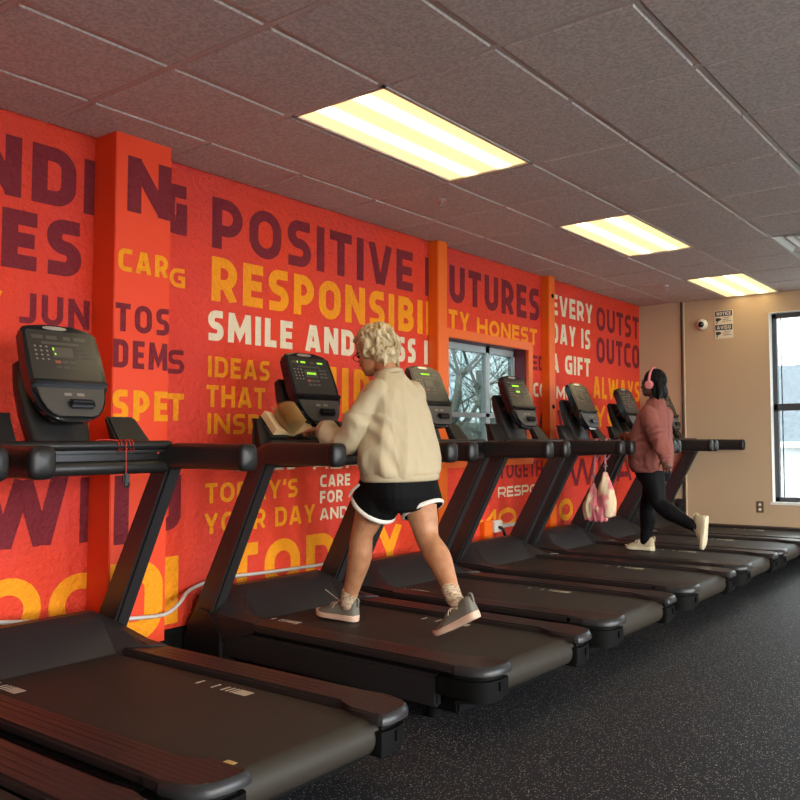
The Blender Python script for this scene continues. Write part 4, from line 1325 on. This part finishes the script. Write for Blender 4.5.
# sweatshirt
bm = B()
rg = [(1.215, .948, .195, .150), (1.214, .975, .208, .162), (1.210, 1.08, .222, .168), (1.212, 1.22, .214, .156), (1.232, 1.33, .204, .140), (1.252, 1.41, .190, .118), (1.260, 1.455, .150, .095), (1.262, 1.49, .096, .080), (1.262, 1.515, .072, .070), (1.262, 1.532, .066, .064)]
skin_rings(bm, [ring(Vector((x, 6.30, z)), Vector((0, 1, 0)), Vector((1, 0, 0)), a, b, 32, 2.3) for x, z, a, b in rg])
tube(bm, [(1.270, 6.13, 1.405), (1.335, 6.08, 1.30), (1.405, 6.045, 1.18), (1.445, 6.028, 1.09), (1.457, 6.025, 1.055)], [.072, .064, .060, .052, .043], sub=4, k=20)
tube(bm, [(1.262, 6.47, 1.405), (1.19, 6.51, 1.29), (1.10, 6.53, 1.19), (.97, 6.515, 1.21), (.865, 6.50, 1.225)], [.076, .070, .066, .055, .043], sub=4, k=20)
me = remesh(bm, .007, 5)
def f2(p):
    a = fold(.014, (8, 8, 2.2), 7.7)(p) + fold(.006, (16, 16, 7), 2.1)(p)
    b = .007 * math.sin(60 * (p.z - .4 * p.x) + 6 * noise.noise(p * 7)) if (p.y < 6.09 and p.z < 1.32) else 0
    return a + b
shirt2 = finish(me, 'sweatshirt', M['rose'], w2, f2)
obj('waistband', hem_ring((1.215, 6.30, .948), (0, 0, 1), .197, .152, .012, (0, 1, 0)), M['roserib'], shirt2, world=True, smooth=True)
obj('collar', hem_ring((1.262, 6.30, 1.532), (-.1, 0, 1), .066, .063, .009, (0, 1, 0)), M['roserib'], shirt2, world=True, smooth=True)
obj('cuff', hem_ring((1.455, 6.025, 1.060), (.25, 0, -.97), .043, .042, .009, (0, 1, 0)), M['roserib'], shirt2, world=True, smooth=True)
obj('cuff', hem_ring((.872, 6.50, 1.224), (-1, 0, .1), .042, .041, .009, (0, 1, 0)), M['roserib'], shirt2, world=True, smooth=True)
shoe(w2, (1.185, 6.392, .254), (.915, 6.385, .256), (0, 0, 1), .046, M['shoec'], M['solec'], M['wtrim'])
shoe(w2, (1.742, 6.195, .590), (1.712, 6.195, .318), (-1, 0, .10), .050, M['shoec'], M['solec'], M['wtrim'])
# headphones
t = thing('headphones', 'pink over-ear headphones worn by the running woman', 'headphones', tuple(P2(-.01, 0, -.01)))
for s in (1, -1):
    bm = B(); disc(bm, P2(-.008, s * .104, -.012), S_ if False else (0, 1, 0), .037, .028, 28); bmesh.ops.bevel(bm, geom=[e for e in bm.edges if e.calc_face_angle(0) > 1], offset=.009, segments=3, affect='EDGES')
    ec = obj('ear_cup', bm, M['pink'], t, world=True); soft(ec, 50)
    bm = B(); disc(bm, P2(-.008, s * .087, -.012), (0, 1, 0), .035, .014, 28); obj('ear_cushion', bm, M['pinkpad'], ec, world=True, smooth=False)
bm = B()
tube(bm, [P2(-.010, .112 * math.cos(R(a)), .020 + .128 * math.sin(R(a))) for a in range(-4, 185, 12)], [(.012, .006)] * 16, ref=(1, 0, 0), k=10, sub=2)
obj('headband', bm, M['pink'], t, world=True, smooth=True)

# ------------------------------------------------------------------ bag on the handrail
M['bagp'] = bump(mottle(mat('pink_cream_fabric', (.6, .3, .3), .8), ((.62, .17, .20), (.70, .55, .36)), 7, 3, .44, .54, (1, 1, .8)), 60, .3, .004)
M['strap'] = mat('pink_strap', (.50, .17, .18), .7)
bx, by = .98, 5.87
t = thing('bag', 'pink and cream cloth bag hanging from the handrail by two straps', 'bag', (bx, by, 1.2))
bm = B()
for dx, zt, zb, wd, dp, x2 in ((-.055, .845, .565, .080, .055, -.062), (.055, .935, .600, .080, .050, .066), (.0, .76, .560, .085, .055, .0)):
    tube(bm, [(bx + dx, by - .066, zt), (bx + dx * 1.02, by - .068, zt - .05), (bx + (dx + x2) / 2, by - .070, zt - .13), (bx + x2, by - .070, zb + .10), (bx + x2, by - .068, zb)], [(.014, .012), (.030, .024), (wd * .75, dp * .8), (wd, dp), (wd * .92, dp * .7)], ref=(1, 0, 0), k=20, rd=.4)
me = remesh(bm, .006, 4)
finish(me, 'pouch', M['bagp'], t, lambda p: .009 * (1 - 2 * abs(noise.noise(Vector((p.x * 22, p.y * 14, p.z * 4 + 2))))) + .005 * noise.noise(Vector((p.x * 40, p.y * 30, p.z * 9))))
for dx, zt in ((-.055, .87), (.055, .955)):
    bm = B()
    tube(bm, [(bx + dx, by - .064, zt + .03), (bx + dx * .8, by - .058, 1.07), (bx + dx * .8, by - .052, 1.15), (bx + dx * .8, by - .030, 1.203), (bx + dx * .8, by + .02, 1.206), (bx + dx * .8, by + .052, 1.15), (bx + dx * .85, by + .02, 1.075), (bx + dx * .9, by - .045, 1.04)], [(.011, .003)] * 8, ref=(1, 0, 0), k=8, sub=4)
    st = obj('strap', bm, M['strap'], t, world=True, smooth=True)
    bm = B(); disc(bm, (bx + dx, by - .066, zt + .012), (0, 0, 1), .007, .045, 10); tube(bm, [(bx + dx + .014 * math.cos(R(a)), by - .066, zt + .036 + .012 * math.sin(R(a))) for a in range(0, 361, 30)], .003, k=6, sub=1)
    obj('clip', bm, M['steel'], st, world=True, smooth=True)
